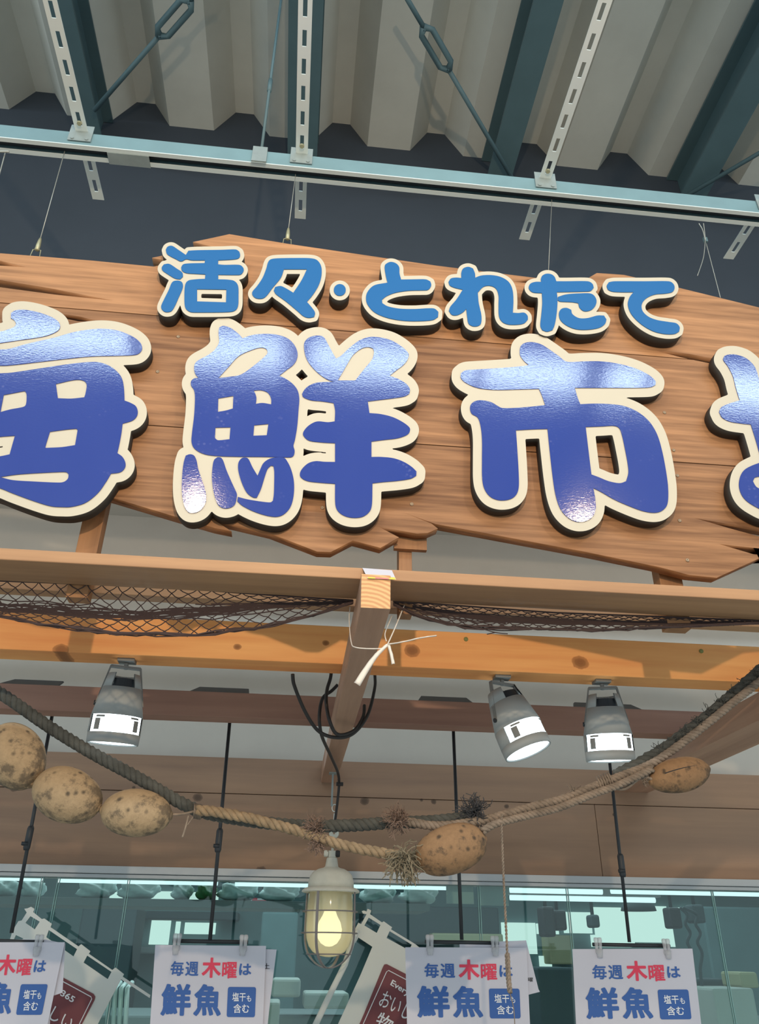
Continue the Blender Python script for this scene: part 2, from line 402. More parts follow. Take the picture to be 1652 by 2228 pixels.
# weathered float: tan with dark mould blotches
def float_mat(name, base, mould, amount):
    t = NT(name); tc = t.n('ShaderNodeTexCoord')
    n1 = t.n('ShaderNodeTexNoise', inp={'Scale': 21, 'Detail': 7, 'Roughness': .72}); t.l(tc.outputs['Object'], n1.inputs['Vector'])
    n2 = t.n('ShaderNodeTexNoise', inp={'Scale': 90, 'Detail': 4, 'Roughness': .7}); t.l(tc.outputs['Object'], n2.inputs['Vector'])
    vo = t.n('ShaderNodeTexVoronoi', inp={'Scale': 42}); t.l(tc.outputs['Object'], vo.inputs['Vector'])
    c = t.ramp(n2.outputs[0], .35, .7, tuple(x * .8 for x in base[:3]) + (1,), base)
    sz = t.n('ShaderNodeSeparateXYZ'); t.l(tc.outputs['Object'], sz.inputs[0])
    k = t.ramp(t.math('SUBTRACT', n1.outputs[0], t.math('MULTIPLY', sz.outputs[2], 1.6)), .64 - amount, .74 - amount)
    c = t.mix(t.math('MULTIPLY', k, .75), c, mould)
    d = t.math('MULTIPLY', t.ramp(vo.outputs['Distance'], .10, .28, (1, 1, 1, 1), (0, 0, 0, 1)), t.ramp(n1.outputs[0], .48 - amount, .60 - amount))
    c = t.mix(t.math('MULTIPLY', d, .8), c, tuple(x * .6 for x in mould[:3]) + (1,))
    t.l(c, t.b.inputs['Base Color']); t.b.inputs['Roughness'].default_value = .85
    bp = t.n('ShaderNodeBump', inp={'Strength': .5, 'Distance': .003}); t.l(n2.outputs[0], bp.inputs['Height']); t.l(bp.outputs[0], t.b.inputs['Normal'])
    return t.m
M['float_a'] = float_mat('mouldy_float', rgb(170, 144, 112), rgb(76, 66, 56), .14)
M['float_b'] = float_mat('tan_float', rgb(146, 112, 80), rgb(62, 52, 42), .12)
# window glass: thin panes, mostly clear with a mirror sheen and a green cast
def glass(name, tint, refl):
    t = NT(name); tr = t.n('ShaderNodeBsdfTransparent'); tr.inputs[0].default_value = tint
    gl = t.n('ShaderNodeBsdfGlossy'); gl.inputs['Roughness'].default_value = .02
    fr = t.n('ShaderNodeFresnel', inp={'IOR': 1.5}); mx = t.n('ShaderNodeMixShader')
    t.l(t.math('MULTIPLY', fr.outputs[0], refl), mx.inputs[0]); t.l(tr.outputs[0], mx.inputs[1]); t.l(gl.outputs[0], mx.inputs[2]); t.l(mx.outputs[0], t.out.inputs[0])
    return t.m
M['pane'] = glass('pane_glass', (.80, .93, .92, 1), 1.0)
M['pane_edge'] = plain('pane_edge', rgb(120, 160, 158), .2)
t = NT('globe_glass'); tr = t.n('ShaderNodeBsdfTransparent'); tr.inputs[0].default_value = (.97, .97, .93, 1)
tl = t.n('ShaderNodeBsdfTranslucent'); tl.inputs[0].default_value = (.9, .88, .78, 1); gl = t.n('ShaderNodeBsdfGlossy'); gl.inputs['Roughness'].default_value = .08
m1 = t.n('ShaderNodeMixShader'); m1.inputs[0].default_value = .58; t.l(tr.outputs[0], m1.inputs[1]); t.l(tl.outputs[0], m1.inputs[2])
fr = t.n('ShaderNodeFresnel', inp={'IOR': 1.45}); m2 = t.n('ShaderNodeMixShader'); t.l(fr.outputs[0], m2.inputs[0]); t.l(m1.outputs[0], m2.inputs[1]); t.l(gl.outputs[0], m2.inputs[2]); t.l(m2.outputs[0], t.out.inputs[0])
M['globe'] = t.m
M['clip'] = plain('clear_plastic', rgb(205, 205, 210), .25); M['clip'].node_tree.nodes['Principled BSDF'].inputs['Alpha'].default_value = .55
M['bag'] = plain('plastic_bag', rgb(205, 228, 226), .4)
M['bag_green'] = plain('green_bag', rgb(52, 128, 74), .4)
M['shop_wall'] = plain('shop_wall', rgb(96, 122, 126), .8, var=.06)
M['shop_dark'] = plain('shop_dark', rgb(58, 74, 80), .7)
M['shop_grey'] = plain('shop_grey', rgb(122, 132, 134), .7)
M['shop_pale'] = plain('shop_pale', rgb(178, 182, 178), .6)
M['red'] = plain('red_board', rgb(214, 74, 92), .6)
M['beige'] = plain('beige_box', rgb(168, 164, 132), .7)

# ---------------------------------------------------------------- setting
def struct(mb, name, mat, label, cat, **k):
    return tag(mb.build(name, mat, **k), label, cat, kind='structure')
m = MB(); m.box(-6, 7, -6, 9, -.05, 0); struct(m, 'floor', M['floor'], 'grey tiled floor of the market hall', 'floor')
m = MB()      # folded plate roof deck, ribs run away from the viewer
P = .473; xs = []
for k in range(-12, 16):
    c = .037 + k * P; xs += [(c - .132, 3.425), (c - .044, 3.578), (c + .044, 3.578), (c + .132, 3.425)]
y0, y1 = -4.0, 2.47
for j in range(2):
    for x, zz in xs: m.v.append(Vector((x, (y0, y1)[j], Z(zz))))
n = len(xs)
for i in range(n - 1): m.f.append([i, i + 1, n + i + 1, n + i]); m.mi.append(0)
ro = struct(m, 'ceiling', M['deck'], 'ribbed folded plate roof deck over the sign', 'ceiling'); sm = ro.modifiers.new('s', 'SOLIDIFY'); sm.thickness = .02; sm.offset = 1
m = MB(); m.box(-4.6, 5.2, 2.455, 2.53, Z(1.75), Z(3.64)); struct(m, 'wall_upper', M['dark_wall'], 'dark grey bulkhead wall hanging under the roof deck', 'wall')
m = MB(); m.box(-4.6, 5.2, 2.53, 3.42, Z(1.80), Z(1.86)); struct(m, 'ceiling_inner', M['white_wall'], 'white soffit behind the bulkhead', 'ceiling')
m = MB(); m.box(-4.6, 5.2, 3.37, 3.43, Z(.24), Z(1.80)); struct(m, 'wall_back', M['white_wall'], 'pale wall above the wooden header', 'wall')

# ---------------------------------------------------------------- roof steel
def ibeam(x, w, label):
    m = MB(); b = Z(3.19); y0, y1 = -3.5, 2.452; t_ = .012
    m.box(x - w / 2, x + w / 2, y0, y1, b, b + t_); m.box(x - .006, x + .006, y0, y1, b + t_, b + .21); m.box(x - w / 2, x + w / 2, y0, y1, b + .21, b + .222)
    tag(m.build('steel_beam', M['steel_teal']), label, 'steel beam', 'steel beams under the roof deck')
ibeam(-1.085, .10, 'teal grey steel beam under the deck beside the left slotted strip')
ibeam(-.135, .135, 'widest teal grey steel beam behind the middle slotted strip')
ibeam(.79, .115, 'teal grey steel beam under the deck between the turnbuckle rod and right strip')
ibeam(1.74, .125, 'teal grey steel beam crossing the upper right corner')

def brace(a, b, tb, label):
    a = Vector(a); b = Vector(b); c = a.lerp(b, tb); d = (b - a).normalized(); e = thing('tie_rod', a.lerp(b, .5), label, 'tie rod', 'diagonal tie rods under the roof')
    m = MB(); m.tube([a, c - d * .09], .010); m.tube([c + d * .09, b], .010); m.build('rod', M['steel_teal'], e, True)
    if tb > 0:
        m = MB(); s = d.cross(Vector((0, 0, 1))).normalized() * .024
        m.tube([c - d * .10, c - d * .075 + s, c + d * .075 + s, c + d * .10], [.016, .012, .012, .016], 6)
        m.tube([c - d * .10, c - d * .075 - s, c + d * .075 - s, c + d * .10], [.016, .012, .012, .016], 6); m.build('turnbuckle', M['steel_teal'], e, True)
ZB = 3.15
def atz(px, py, zz):
    p = at(px, py, 1.0); q = p - Vector((0, 0, EYE)); q = q * (zz / q.z); return q + Vector((0, 0, EYE))
brace(atz(480, -75, ZB), atz(205, 240, ZB), .33, 'diagonal tie rod with turnbuckle meeting the left slotted strip')
brace(atz(870, -30, ZB), atz(1122, 400, ZB), .27, 'diagonal tie rod with turnbuckle right of the middle beam')
brace(atz(2050, 100, ZB), atz(1470, 440, ZB), 0, 'bare diagonal tie rod low beside the rightmost beam')

# strut channel rail with its slot open downwards
RY = 1.535
rail = thing('strut_rail', (0.2, RY, Z(1.985)), 'long galvanised strut channel rail above the wooden sign', 'rail')
m = MB(); x0, x1 = -2.6, 3.1; b = Z(1.985)
m.box(x0, x1, RY - .024, RY - .0215, b, b + .052); m.box(x0, x1, RY + .0215, RY + .024, b, b + .052); m.box(x0, x1, RY - .0215, RY + .0215, b + .05, b + .052)
m.build('channel', M['rail_steel'], rail)
m = MB(); m.box(x0, x1, RY - .0245, RY - .011, b - .003, b); m.box(x0, x1, RY + .011, RY + .0245, b - .003, b); m.build('lip', M['steel_light'], rail)
m = MB(); m.box(x0, x1, RY - .0105, RY + .0105, b + .012, b + .014); m.build('slot_shade', M['black'], rail)  # black strip inside the channel stands in for shade in the open slot
p = at(290, 356, RY); m = MB(); m.box(p.x - .075, p.x + .042, RY - .012, RY + .026, b - .006, b - .0035); m.build('joint_plate', M['steel'], rail)

def strip(x, label):
    e = thing('slotted_strip', (x, 1.0, b + .053), label, 'slotted strip', 'slotted strips laid across the rail')
    m = MB(); w = .0175; L0, L1 = -.6, 1.742; zt, zb = b + .056, b + .0535
    # flat bar with real slots
    cuts = []; y = L1 - .030
    while y > L0: cuts.append((y - .042, y)); y -= .074
    ys = [L1] + [v for c in cuts for v in (c[1], c[0])] + [L0]
    for i in range(len(ys) - 1):
        if i % 2 == 0: m.box(x - w, x + w, ys[i + 1], ys[i], zb, zt)
        else: m.box(x - w, x - .0055, ys[i + 1], ys[i], zb, zt); m.box(x + .0055, x + w, ys[i + 1], ys[i], zb, zt)
    m.build('bar', M['steel_light'], e)
    m = MB(); yf = RY - .0265; m.box(x - .032, x + .032, yf - .002, yf, b + .012, b + .078); m.box(x - .032, x + .032, yf, RY - .0245, b + .0505, b + .053); m.build('clamp_plate', M['steel'], e)
    for s in (-.02, .02):
        m = MB(); m.lathe([(.0001, -.002), (.0045, -.0015), (.005, 0), (.005, .002), (.0001, .002)], (x + s, yf - .003, b + .02), 10, Matrix.Rotation(math.pi / 2, 3, 'X')); m.build('bolt', M['steel'], e)
    m = MB(); m.lathe([(.0001, -.006), (.007, -.006), (.007, 0), (.0001, 0)], (x, RY - .055, b + .0535), 6); m.build('bolt', M['brass'], e)
strip(-.7145, 'leftmost slotted steel strip crossing the rail')
strip(-.088, 'slotted steel strip crossing the rail under the widest beam')
strip(.642, 'slotted steel strip crossing the rail above the last three small letters')
strip(1.34, 'slotted steel strip crossing the rail at its right end')
p = at(570, 320, RY); e = thing('hanger_rod', (p.x, RY, p.z), 'thin vertical hanger rod with clip bracket left of the middle strip', 'hanger rod')
m = MB(); m.tube([(p.x, RY, b + .05), (p.x, RY, Z(3.44))], .0045); m.build('rod', M['steel_teal'], e, True)
m = MB(); m.box(p.x - .021, p.x + .021, RY - .029, RY - .0265, b - .008, b + .062); m.box(p.x - .021, p.x + .021, RY - .029, RY + .02, b + .062, b + .065); m.box(p.x - .021, p.x + .021, RY - .033, RY - .029, b - .004, b + .001); m.build('bracket', M['steel'], e)
m = MB(); m.tube([(p.x, RY, Z(2.36)), (p.x, RY, Z(2.42))], .007); m.build('coupler', M['steel_teal'], e, True)

# ---------------------------------------------------------------- the wooden sign
SY = 1.545                     # front face of the planks
LY = 1.512                     # front face of the cream letters
SO = Vector((.25, SY, Z(1.30)))
sign = thing('signboard', SO, 'large jagged wooden plank signboard with big blue cream-edged letters', 'signboard')
outer = [(-420, 520), (0, 551), (200, 567), (335, 580), (380, 569), (331, 561), (385, 549), (440, 546), (478, 540), (420, 526.5), (460, 518), (499, 509.5), (630, 531), (950, 578), (1169, 605),
         (1112, 613), (1200, 619), (1296, 624), (1282, 604), (1299, 594), (1358, 598), (1473, 625), (1652, 669), (1900, 745), (2050, 830), (1960, 900), (2080, 980), (1930, 1090), (1760, 1160), (1652, 1215), (1560, 1257), (1500, 1251),
         (1432, 1233), (1276, 1201), (1046, 1158), (948, 1140), (870, 1112), (939, 1139), (953, 1150), (930, 1160), (907, 1161), (824, 1146), (868, 1169), (828, 1192), (768, 1176), (720, 1201), (690, 1200),
         (586, 1160), (510, 1142), (470, 1134), (504, 1156), (465, 1148), (385, 1125), (245, 1083), (0, 1020), (-300, 940), (-420, 900)]
cracks = [[(-200, 590), (0, 609), (120, 629), (247, 654), (120, 641), (0, 625), (-200, 606)], [(-150, 545), (0, 567), (57, 581), (0, 578), (-150, 570)],
          [(126, 681), (175, 689), (228, 702), (170, 699), (126, 690)], [(1412, 759), (1500, 770), (1575, 784), (1575, 797), (1480, 777)],
          [(1541, 1066), (1605, 1083), (1605, 1088)], [(1511, 1127), (1652, 1151), (1700, 1160), (1700, 1180), (1652, 1167), (1590, 1150)], [(1563, 1183), (1640, 1192), (1720, 1199), (1720, 1212), (1640, 1206)]]
me = fill2d(px_loops([outer] + cracks, SY, SO), .028)
seams = [at(345, 687, SY).z - SO.z, at(350, 927, SY).z - SO.z]
bm = bmesh.new(); bm.from_mesh(me); bm2 = bmesh.new()
edges = [9] + sorted(seams, reverse=True) + [-9]
for hi, lo in zip(edges, edges[1:]):
    c = bm.copy()
    for z0, nrm in ((hi - .0013, (0, 0, 1)), (lo + .0013, (0, 0, -1))):
        r = bmesh.ops.bisect_plane(c, geom=c.verts[:] + c.edges[:] + c.faces[:], plane_co=(0, 0, z0), plane_no=nrm, clear_outer=True)
        cut = [x for x in r['geom_cut'] if isinstance(x, bmesh.types.BMEdge)]
        if cut:
            try: bmesh.ops.holes_fill(c, edges=[x for x in cut if x.is_valid], sides=0)
            except Exception: pass
    tmp = bpy.data.meshes.new('tmp'); c.to_mesh(tmp); c.free(); bm2.from_mesh(tmp); bpy.data.meshes.remove(tmp)
bm2.to_mesh(me); bm2.free(); bm.free(); me.materials.append(M['sign_wood'])
link('plank_board', me, sign, SO)

def tf(pts, ox, oy, s): return [(ox + x / s, oy + y / s) for x, y in pts]
C3 = (300, 480, 2.5415); C4 = (0, 520, 3.481); C5 = (350, 680, 2.7533); C6 = (960, 560, 2.3873)
def letter(name, label, loops, c, off, blue, thick, ly):
    lp = [spline(tf(l, *c), 6, True, 50) for l in loops]
    cx = sum(p[0] for p in lp[0]) / len(lp[0]); cy = sum(p[1] for p in lp[0]) / len(lp[0])
    org = at(cx, cy, ly)
    me = fill2d(px_loops(sd_offset(lp, off), ly, org), thick)
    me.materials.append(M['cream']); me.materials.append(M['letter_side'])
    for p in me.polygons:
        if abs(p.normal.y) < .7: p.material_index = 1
    o = link('letter', me, sign, org); o['label'] = label
    fm = fill2d(px_loops(lp, ly, org), .002); fm.materials.append(blue)
    for v in fm.vertices: v.co.y -= .0023
    f = bpy.data.objects.new('letter_face', fm); COL.objects.link(f); f.parent = o
BIG = dict(off=19.5, blue=M['blue'], thick=.030, ly=LY)
SML = dict(off=9.0, blue=M['lightblue'], thick=.036, ly=1.506)
fish = [(347, 110), (352, 92), (375, 83), (410, 92), (440, 110), (470, 135), (490, 158), (540, 140), (600, 132), (660, 132), (720, 142), (770, 165), (805, 205), (820, 250), (812, 290), (790, 320), (750, 350), (710, 382), (745, 398), (790, 430), (820, 470), (830, 520), (826, 580), (818, 680), (805, 760), (795, 800), (802, 830), (798, 855), (785, 868), (760, 870), (720, 869), (600, 867), (470, 866), (340, 862), (260, 850), (205, 820), (185, 780), (188, 720), (200, 620), (205, 520), (200, 470), (182, 440), (182, 415), (200, 398), (226, 395), (207, 370), (200, 340), (205, 310), (225, 290), (280, 260), (320, 230), (345, 195), (350, 170), (347, 135)]
fh = [[(345, 396), (405, 330), (470, 262), (560, 222), (605, 213), (632, 222), (640, 240), (632, 258), (560, 320), (480, 375), (410, 388)], [(345, 517), (435, 502), (432, 578), (390, 590), (343, 598)], [(558, 470), (600, 468), (640, 482), (660, 515), (662, 553), (610, 545), (570, 550), (573, 510)], [(328, 692), (418, 690), (412, 762), (345, 768), (325, 755)], [(560, 678), (645, 670), (635, 738), (555, 741)]]
leg1 = [(150, 860), (175, 852), (200, 860), (215, 890), (225, 940), (245, 1000), (265, 1060), (273, 1110), (265, 1150), (240, 1185), (205, 1202), (170, 1200), (145, 1170), (130, 1110), (126, 1040), (130, 960), (138, 900)]
leg2 = [(340, 869), (360, 872), (375, 892), (395, 950), (430, 1030), (455, 1085), (455, 1110), (445, 1150), (420, 1170), (380, 1175), (345, 1155), (322, 1100), (308, 1020), (308, 950), (318, 890)]
leg3 = [(465, 905), (480, 880), (500, 871), (525, 880), (550, 930), (580, 980), (595, 945), (615, 905), (650, 880), (690, 871), (735, 872), (755, 890), (780, 940), (797, 1010), (797, 1090), (780, 1160), (745, 1205), (700, 1225), (640, 1220), (560, 1195), (490, 1160), (458, 1132), (462, 1107), (520, 1122), (600, 1135), (655, 1140), (672, 1130), (678, 1080), (680, 960), (675, 922), (660, 920), (640, 940), (625, 980), (600, 1060), (575, 1112), (550, 1108), (515, 1080), (485, 1020), (465, 950)]
sheep = [(858, 215), (862, 180), (885, 155), (920, 143), (955, 142), (980, 155), (1000, 190), (1030, 245), (1050, 279), (1080, 262), (1130, 215), (1190, 170), (1250, 150), (1310, 152), (1380, 170), (1440, 205), (1478, 240), (1485, 262), (1475, 290), (1450, 320), (1410, 350), (1370, 382), (1420, 400), (1470, 430), (1492, 462), (1488, 490), (1460, 505), (1400, 515), (1320, 525), (1240, 535), (1250, 605), (1320, 612), (1390, 630), (1450, 660), (1488, 690), (1492, 712), (1475, 735), (1420, 755), (1340, 765), (1262, 775), (1262, 868), (1320, 868), (1390, 875), (1450, 895), (1500, 925), (1532, 955), (1530, 980), (1495, 998), (1420, 1010), (1330, 1018), (1268, 1025), (1265, 1150), (1250, 1195), (1210, 1225), (1155, 1232), (1100, 1220), (1060, 1190), (1045, 1145), (1044, 1028), (960, 1022), (880, 1012), (840, 990), (834, 965), (850, 935), (885, 905), (930, 893), (980, 897), (1044, 898), (1044, 785), (960, 780), (890, 770), (858, 745), (853, 722), (875, 690), (910, 665), (945, 655), (1000, 660), (1042, 655), (1044, 590), (1035, 545), (970, 535), (900, 528), (855, 510), (846, 490), (865, 460), (900, 435), (950, 421), (1040, 418), (1000, 405), (950, 372), (900, 322), (870, 272)]
sh = [[(1060, 410), (1090, 360), (1110, 325), (1150, 260), (1200, 220), (1240, 210), (1270, 217), (1277, 240), (1265, 285), (1220, 340), (1165, 410)]]
letter('fish', 'big blue kanji for fresh', [fish] + fh + [leg1, leg2, leg3, sheep] + sh, C5, **BIG)
ichi = [(408, 495), (412, 465), (435, 447), (475, 443), (520, 455), (560, 480), (610, 515), (655, 545), (740, 543), (830, 543), (920, 555), (1010, 580), (1080, 615), (1112, 645), (1112, 665), (1085, 677), (1000, 680), (850, 680), (693, 680), (708, 730), (722, 765), (800, 762), (880, 765), (950, 775), (1020, 805), (1080, 855), (1120, 920), (1145, 1000), (1165, 1100), (1178, 1200), (1175, 1280), (1150, 1315), (1110, 1328), (1050, 1320), (980, 1295), (900, 1260), (830, 1220), (790, 1200), (800, 1260), (802, 1310), (785, 1350), (750, 1372), (705, 1375), (660, 1355), (620, 1310), (595, 1240), (580, 1150), (565, 1020), (552, 893), (480, 895), (388, 900), (395, 1000), (402, 1120), (402, 1200), (385, 1240), (350, 1260), (300, 1263), (255, 1245), (225, 1205), (213, 1150), (212, 1050), (212, 950), (205, 880), (190, 835), (160, 815), (150, 790), (155, 765), (180, 748), (215, 745), (260, 755), (290, 772), (320, 785), (420, 782), (540, 770), (525, 725), (508, 685), (400, 688), (280, 690), (190, 680), (130, 655), (103, 630), (102, 605), (125, 590), (180, 585), (300, 578), (400, 570), (455, 562), (430, 540), (412, 515)]
ih = [(750, 883), (830, 880), (895, 877), (925, 890), (940, 930), (955, 1000), (968, 1070), (972, 1120), (960, 1165), (925, 1175), (870, 1165), (820, 1145), (780, 1130), (770, 1050), (758, 950)]
letter('market', 'big blue kanji for market', [ichi, ih], C6, **BIG)
ba = [(1465, 535), (1470, 515), (1490, 508), (1530, 508), (1580, 525), (1620, 560), (1640, 600), (1652, 650), (1664, 722), (1740, 724), (1790, 735), (1805, 770), (1780, 810), (1700, 830), (1680, 838), (1700, 900), (1720, 985), (1780, 1010), (1850, 1000), (2000, 985), (2140, 990), (2165, 1030), (2140, 1075), (2020, 1090), (2010, 1150), (2040, 1250), (2000, 1330), (1900, 1350), (1800, 1330), (1700, 1325), (1620, 1290), (1570, 1250), (1548, 1200), (1550, 1150), (1570, 1110), (1610, 1085), (1665, 1065), (1650, 1010), (1630, 940), (1608, 870), (1560, 865), (1500, 855), (1460, 835), (1443, 805), (1455, 780), (1500, 760), (1550, 745), (1530, 680), (1515, 620), (1490, 570)]
bah = [(1618, 1165), (1628, 1145), (1660, 1140), (1720, 1150), (1760, 1180), (1740, 1210), (1690, 1212), (1640, 1197)]
hi_ = [(1830, 560), (1860, 530), (2000, 520), (2100, 530), (2130, 580), (2130, 820), (2100, 880), (2000, 890), (1860, 885), (1830, 840)]
hih = [[(1900, 610), (2050, 605), (2050, 670), (1900, 672)], [(1900, 745), (2050, 742), (2050, 810), (1900, 815)]]
letter('place', 'big blue kanji for place', [ba, bah, hi_] + hih, C6, **BIG)
umi1 = [(-260, 700), (-150, 690), (0, 705), (60, 690), (110, 670), (125, 645), (110, 620), (85, 605), (85, 565), (120, 545), (180, 540), (260, 552), (340, 575), (410, 605), (450, 640), (455, 675), (430, 705), (360, 735), (260, 755), (150, 770), (50, 785), (0, 792), (-12, 815), (0, 842), (80, 835), (200, 800), (400, 755), (560, 710), (700, 688), (800, 685), (900, 700), (1000, 740), (1060, 785), (1078, 830), (1060, 865), (1020, 882), (900, 888), (700, 893), (500, 912), (300, 935), (100, 958), (0, 963), (-150, 955), (-260, 900), (-300, 800)]
umi2 = [(-300, 1060), (-200, 1030), (0, 1022), (100, 1015), (300, 985), (500, 955), (650, 938), (750, 938), (830, 965), (890, 1010), (925, 1060), (940, 1130), (945, 1228), (990, 1245), (1030, 1270), (1045, 1310), (1035, 1350), (1000, 1380), (930, 1402), (920, 1480), (905, 1560), (890, 1625), (930, 1655), (952, 1700), (945, 1740), (910, 1770), (842, 1780), (800, 1850), (740, 1930), (650, 2000), (550, 2030), (470, 2033), (380, 2025), (250, 1985), (100, 1930), (0, 1890), (-200, 1830), (-310, 1760), (-330, 1500), (-310, 1200)]
uh = [[(30, 1185), (160, 1160), (190, 1155), (203, 1180), (200, 1250), (180, 1275), (80, 1295), (5, 1315)], [(425, 1102), (540, 1075), (600, 1070), (640, 1080), (658, 1110), (650, 1170), (640, 1203), (540, 1213), (440, 1210)], [(-120, 1520), (0, 1502), (115, 1493), (75, 1635), (0, 1650), (-150, 1670)], [(380, 1463), (500, 1447), (580, 1440), (590, 1450), (570, 1565), (470, 1580), (350, 1586), (345, 1578)], [(0, 1806), (150, 1785), (400, 1770), (500, 1768), (522, 1785), (515, 1820), (480, 1845), (420, 1848), (250, 1840), (100, 1830)]]
letter('sea', 'big blue kanji for sea', [umi1, umi2] + uh, C4, **BIG)
katsu = [[(155, 165), (165, 148), (190, 143), (225, 165), (266, 193), (280, 170), (330, 167), (460, 165), (540, 163), (562, 175), (566, 195), (555, 212), (520, 218), (445, 222), (444, 245), (480, 248), (560, 248), (582, 262), (585, 280), (570, 300), (540, 303), (445, 302), (445, 328), (500, 330), (535, 338), (555, 365), (557, 420), (555, 470), (540, 498), (500, 508), (320, 510), (285, 505), (262, 480), (258, 420), (262, 360), (280, 335), (320, 328), (372, 325), (374, 300), (320, 297), (270, 293), (245, 280), (240, 262), (252, 245), (285, 240), (370, 238), (372, 222), (300, 222), (268, 216), (240, 228), (210, 215), (165, 190)],
         [(328, 382), (490, 384), (488, 455), (328, 450)], [(133, 262), (145, 245), (175, 243), (215, 268), (246, 290), (250, 312), (235, 327), (205, 322), (160, 295), (137, 278)],
         [(190, 345), (215, 335), (240, 340), (250, 358), (245, 385), (225, 430), (205, 475), (185, 503), (155, 508), (135, 495), (130, 475), (145, 440), (170, 390)]]
letter('lively', 'small light blue first letter', katsu, C3, **SML)
noma = [(710, 270), (720, 235), (735, 218), (770, 212), (880, 210), (960, 212), (995, 225), (1015, 260), (1015, 310), (1000, 360), (970, 410), (935, 452), (965, 487), (980, 512), (975, 535), (945, 540), (915, 530), (880, 500), (820, 450), (765, 410), (752, 390), (760, 370), (790, 365), (820, 378), (860, 402), (895, 350), (915, 315), (935, 272), (880, 272), (808, 272), (790, 320), (745, 375), (715, 415), (690, 433), (655, 432), (635, 415), (635, 395), (660, 365), (690, 320)]
letter('repeat', 'small light blue repeat mark', [noma], C3, **SML)
letter('dot', 'small light blue round dot', [[(1117 + 33 * math.cos(a * math.pi / 6), 386 + 32 * math.sin(a * math.pi / 6)) for a in range(12)]], C3, **SML)
to_ = [(1365, 265), (1370, 245), (1395, 232), (1425, 238), (1445, 260), (1447, 295), (1456, 329), (1520, 328), (1590, 328), (1618, 340), (1622, 362), (1605, 385), (1570, 388), (1500, 390), (1430, 400), (1380, 418), (1350, 440), (1352, 460), (1385, 478), (1450, 490), (1530, 492), (1600, 488), (1640, 490), (1662, 508), (1660, 535), (1630, 552), (1560, 558), (1470, 556), (1380, 540), (1310, 510), (1270, 465), (1262, 425), (1275, 390), (1310, 360), (1381, 346), (1372, 310)]
letter('to', 'small light blue hiragana after the dot', [to_], C3, **SML)
re_ = [(105, 80), (115, 60), (140, 52), (165, 60), (175, 85), (177, 108), (210, 97), (260, 95), (310, 105), (350, 130), (370, 170), (375, 230), (372, 290), (400, 292), (430, 290), (448, 305), (450, 325), (430, 345), (390, 352), (345, 350), (315, 335), (300, 305), (298, 250), (298, 200), (285, 165), (255, 150), (220, 155), (190, 185), (195, 240), (208, 300), (208, 340), (195, 357), (165, 360), (142, 345), (135, 310), (130, 270), (110, 290), (80, 303), (55, 300), (40, 280), (48, 258), (80, 220), (112, 170), (70, 160), (45, 148), (38, 130), (50, 113), (75, 108), (105, 110)]
letter('re', 'small light blue hiragana third from last', [re_], C6, **SML)
ta = [[(518, 115), (525, 98), (545, 88), (570, 90), (588, 103), (598, 127), (650, 127), (760, 127), (785, 140), (792, 160), (775, 177), (740, 180), (600, 183), (604, 225), (600, 290), (590, 350), (578, 380), (550, 388), (525, 380), (515, 355), (520, 300), (525, 240), (523, 188), (480, 185), (460, 172), (455, 155), (465, 138), (490, 130), (520, 130)],
      [(606, 208), (650, 195), (720, 190), (780, 192), (805, 220), (802, 250), (780, 275), (745, 282), (720, 265), (712, 240), (680, 235), (620, 232), (606, 226)], [(612, 290), (625, 270), (650, 265), (675, 275), (682, 298), (715, 318), (760, 318), (810, 305), (845, 305), (858, 325), (850, 348), (820, 368), (760, 378), (700, 375), (650, 355), (618, 325)]]
letter('ta', 'small light blue hiragana next to last', ta, C6, **SML)
te = [(860, 150), (870, 132), (900, 127), (1050, 127), (1180, 127), (1205, 140), (1212, 162), (1200, 182), (1165, 190), (1110, 195), (1065, 215), (1042, 245), (1045, 280), (1075, 310), (1120, 328), (1180, 338), (1220, 345), (1238, 365), (1235, 388), (1210, 400), (1160, 400), (1100, 385), (1040, 350), (990, 300), (970, 250), (978, 210), (999, 183), (940, 183), (890, 180), (866, 170)]
letter('te', 'small light blue hiragana last in the row', [te], C6, **SML)
M['screw'] = plain('screw_head', rgb(150, 130, 108), .45, .3)
for sx, sy in ((343, 809), (388, 733), (1446, 898), (1466, 980), (1474, 1035), (1479, 1133), (1496, 1219), (1425, 747), (896, 1097), (1434, 815), (702, 1105), (258, 797)):
    p = at(sx, sy, SY); m = MB(); m.lathe([(.0001, .0008), (.0016, .0008), (.0022, .0022), (.0042, .0018), (.0046, .0), (.0046, -.001), (.0001, -.001)], (p.x, SY, p.z), 12, Matrix.Rotation(math.pi / 2, 3, 'X')); m.build('screw', M['screw'], sign, True)
# posts that carry the board
for x, w in ((-.478, .045), (.222, .030), (.846, .055)):
    m = MB(); m.box(x - w / 2, x + w / 2, 1.590, 1.624, Z(.648), Z(1.55)); m.build('post', M['post_wood'], sign, bevel=.001)
for x, w in ((.846, .10), (.222, .055)):
    m = MB(); m.box(x - w / 2, x + w / 2 + .02, 1.576, 1.589, Z(.80), Z(.845)); m.build('cleat', M['post_wood'], sign)
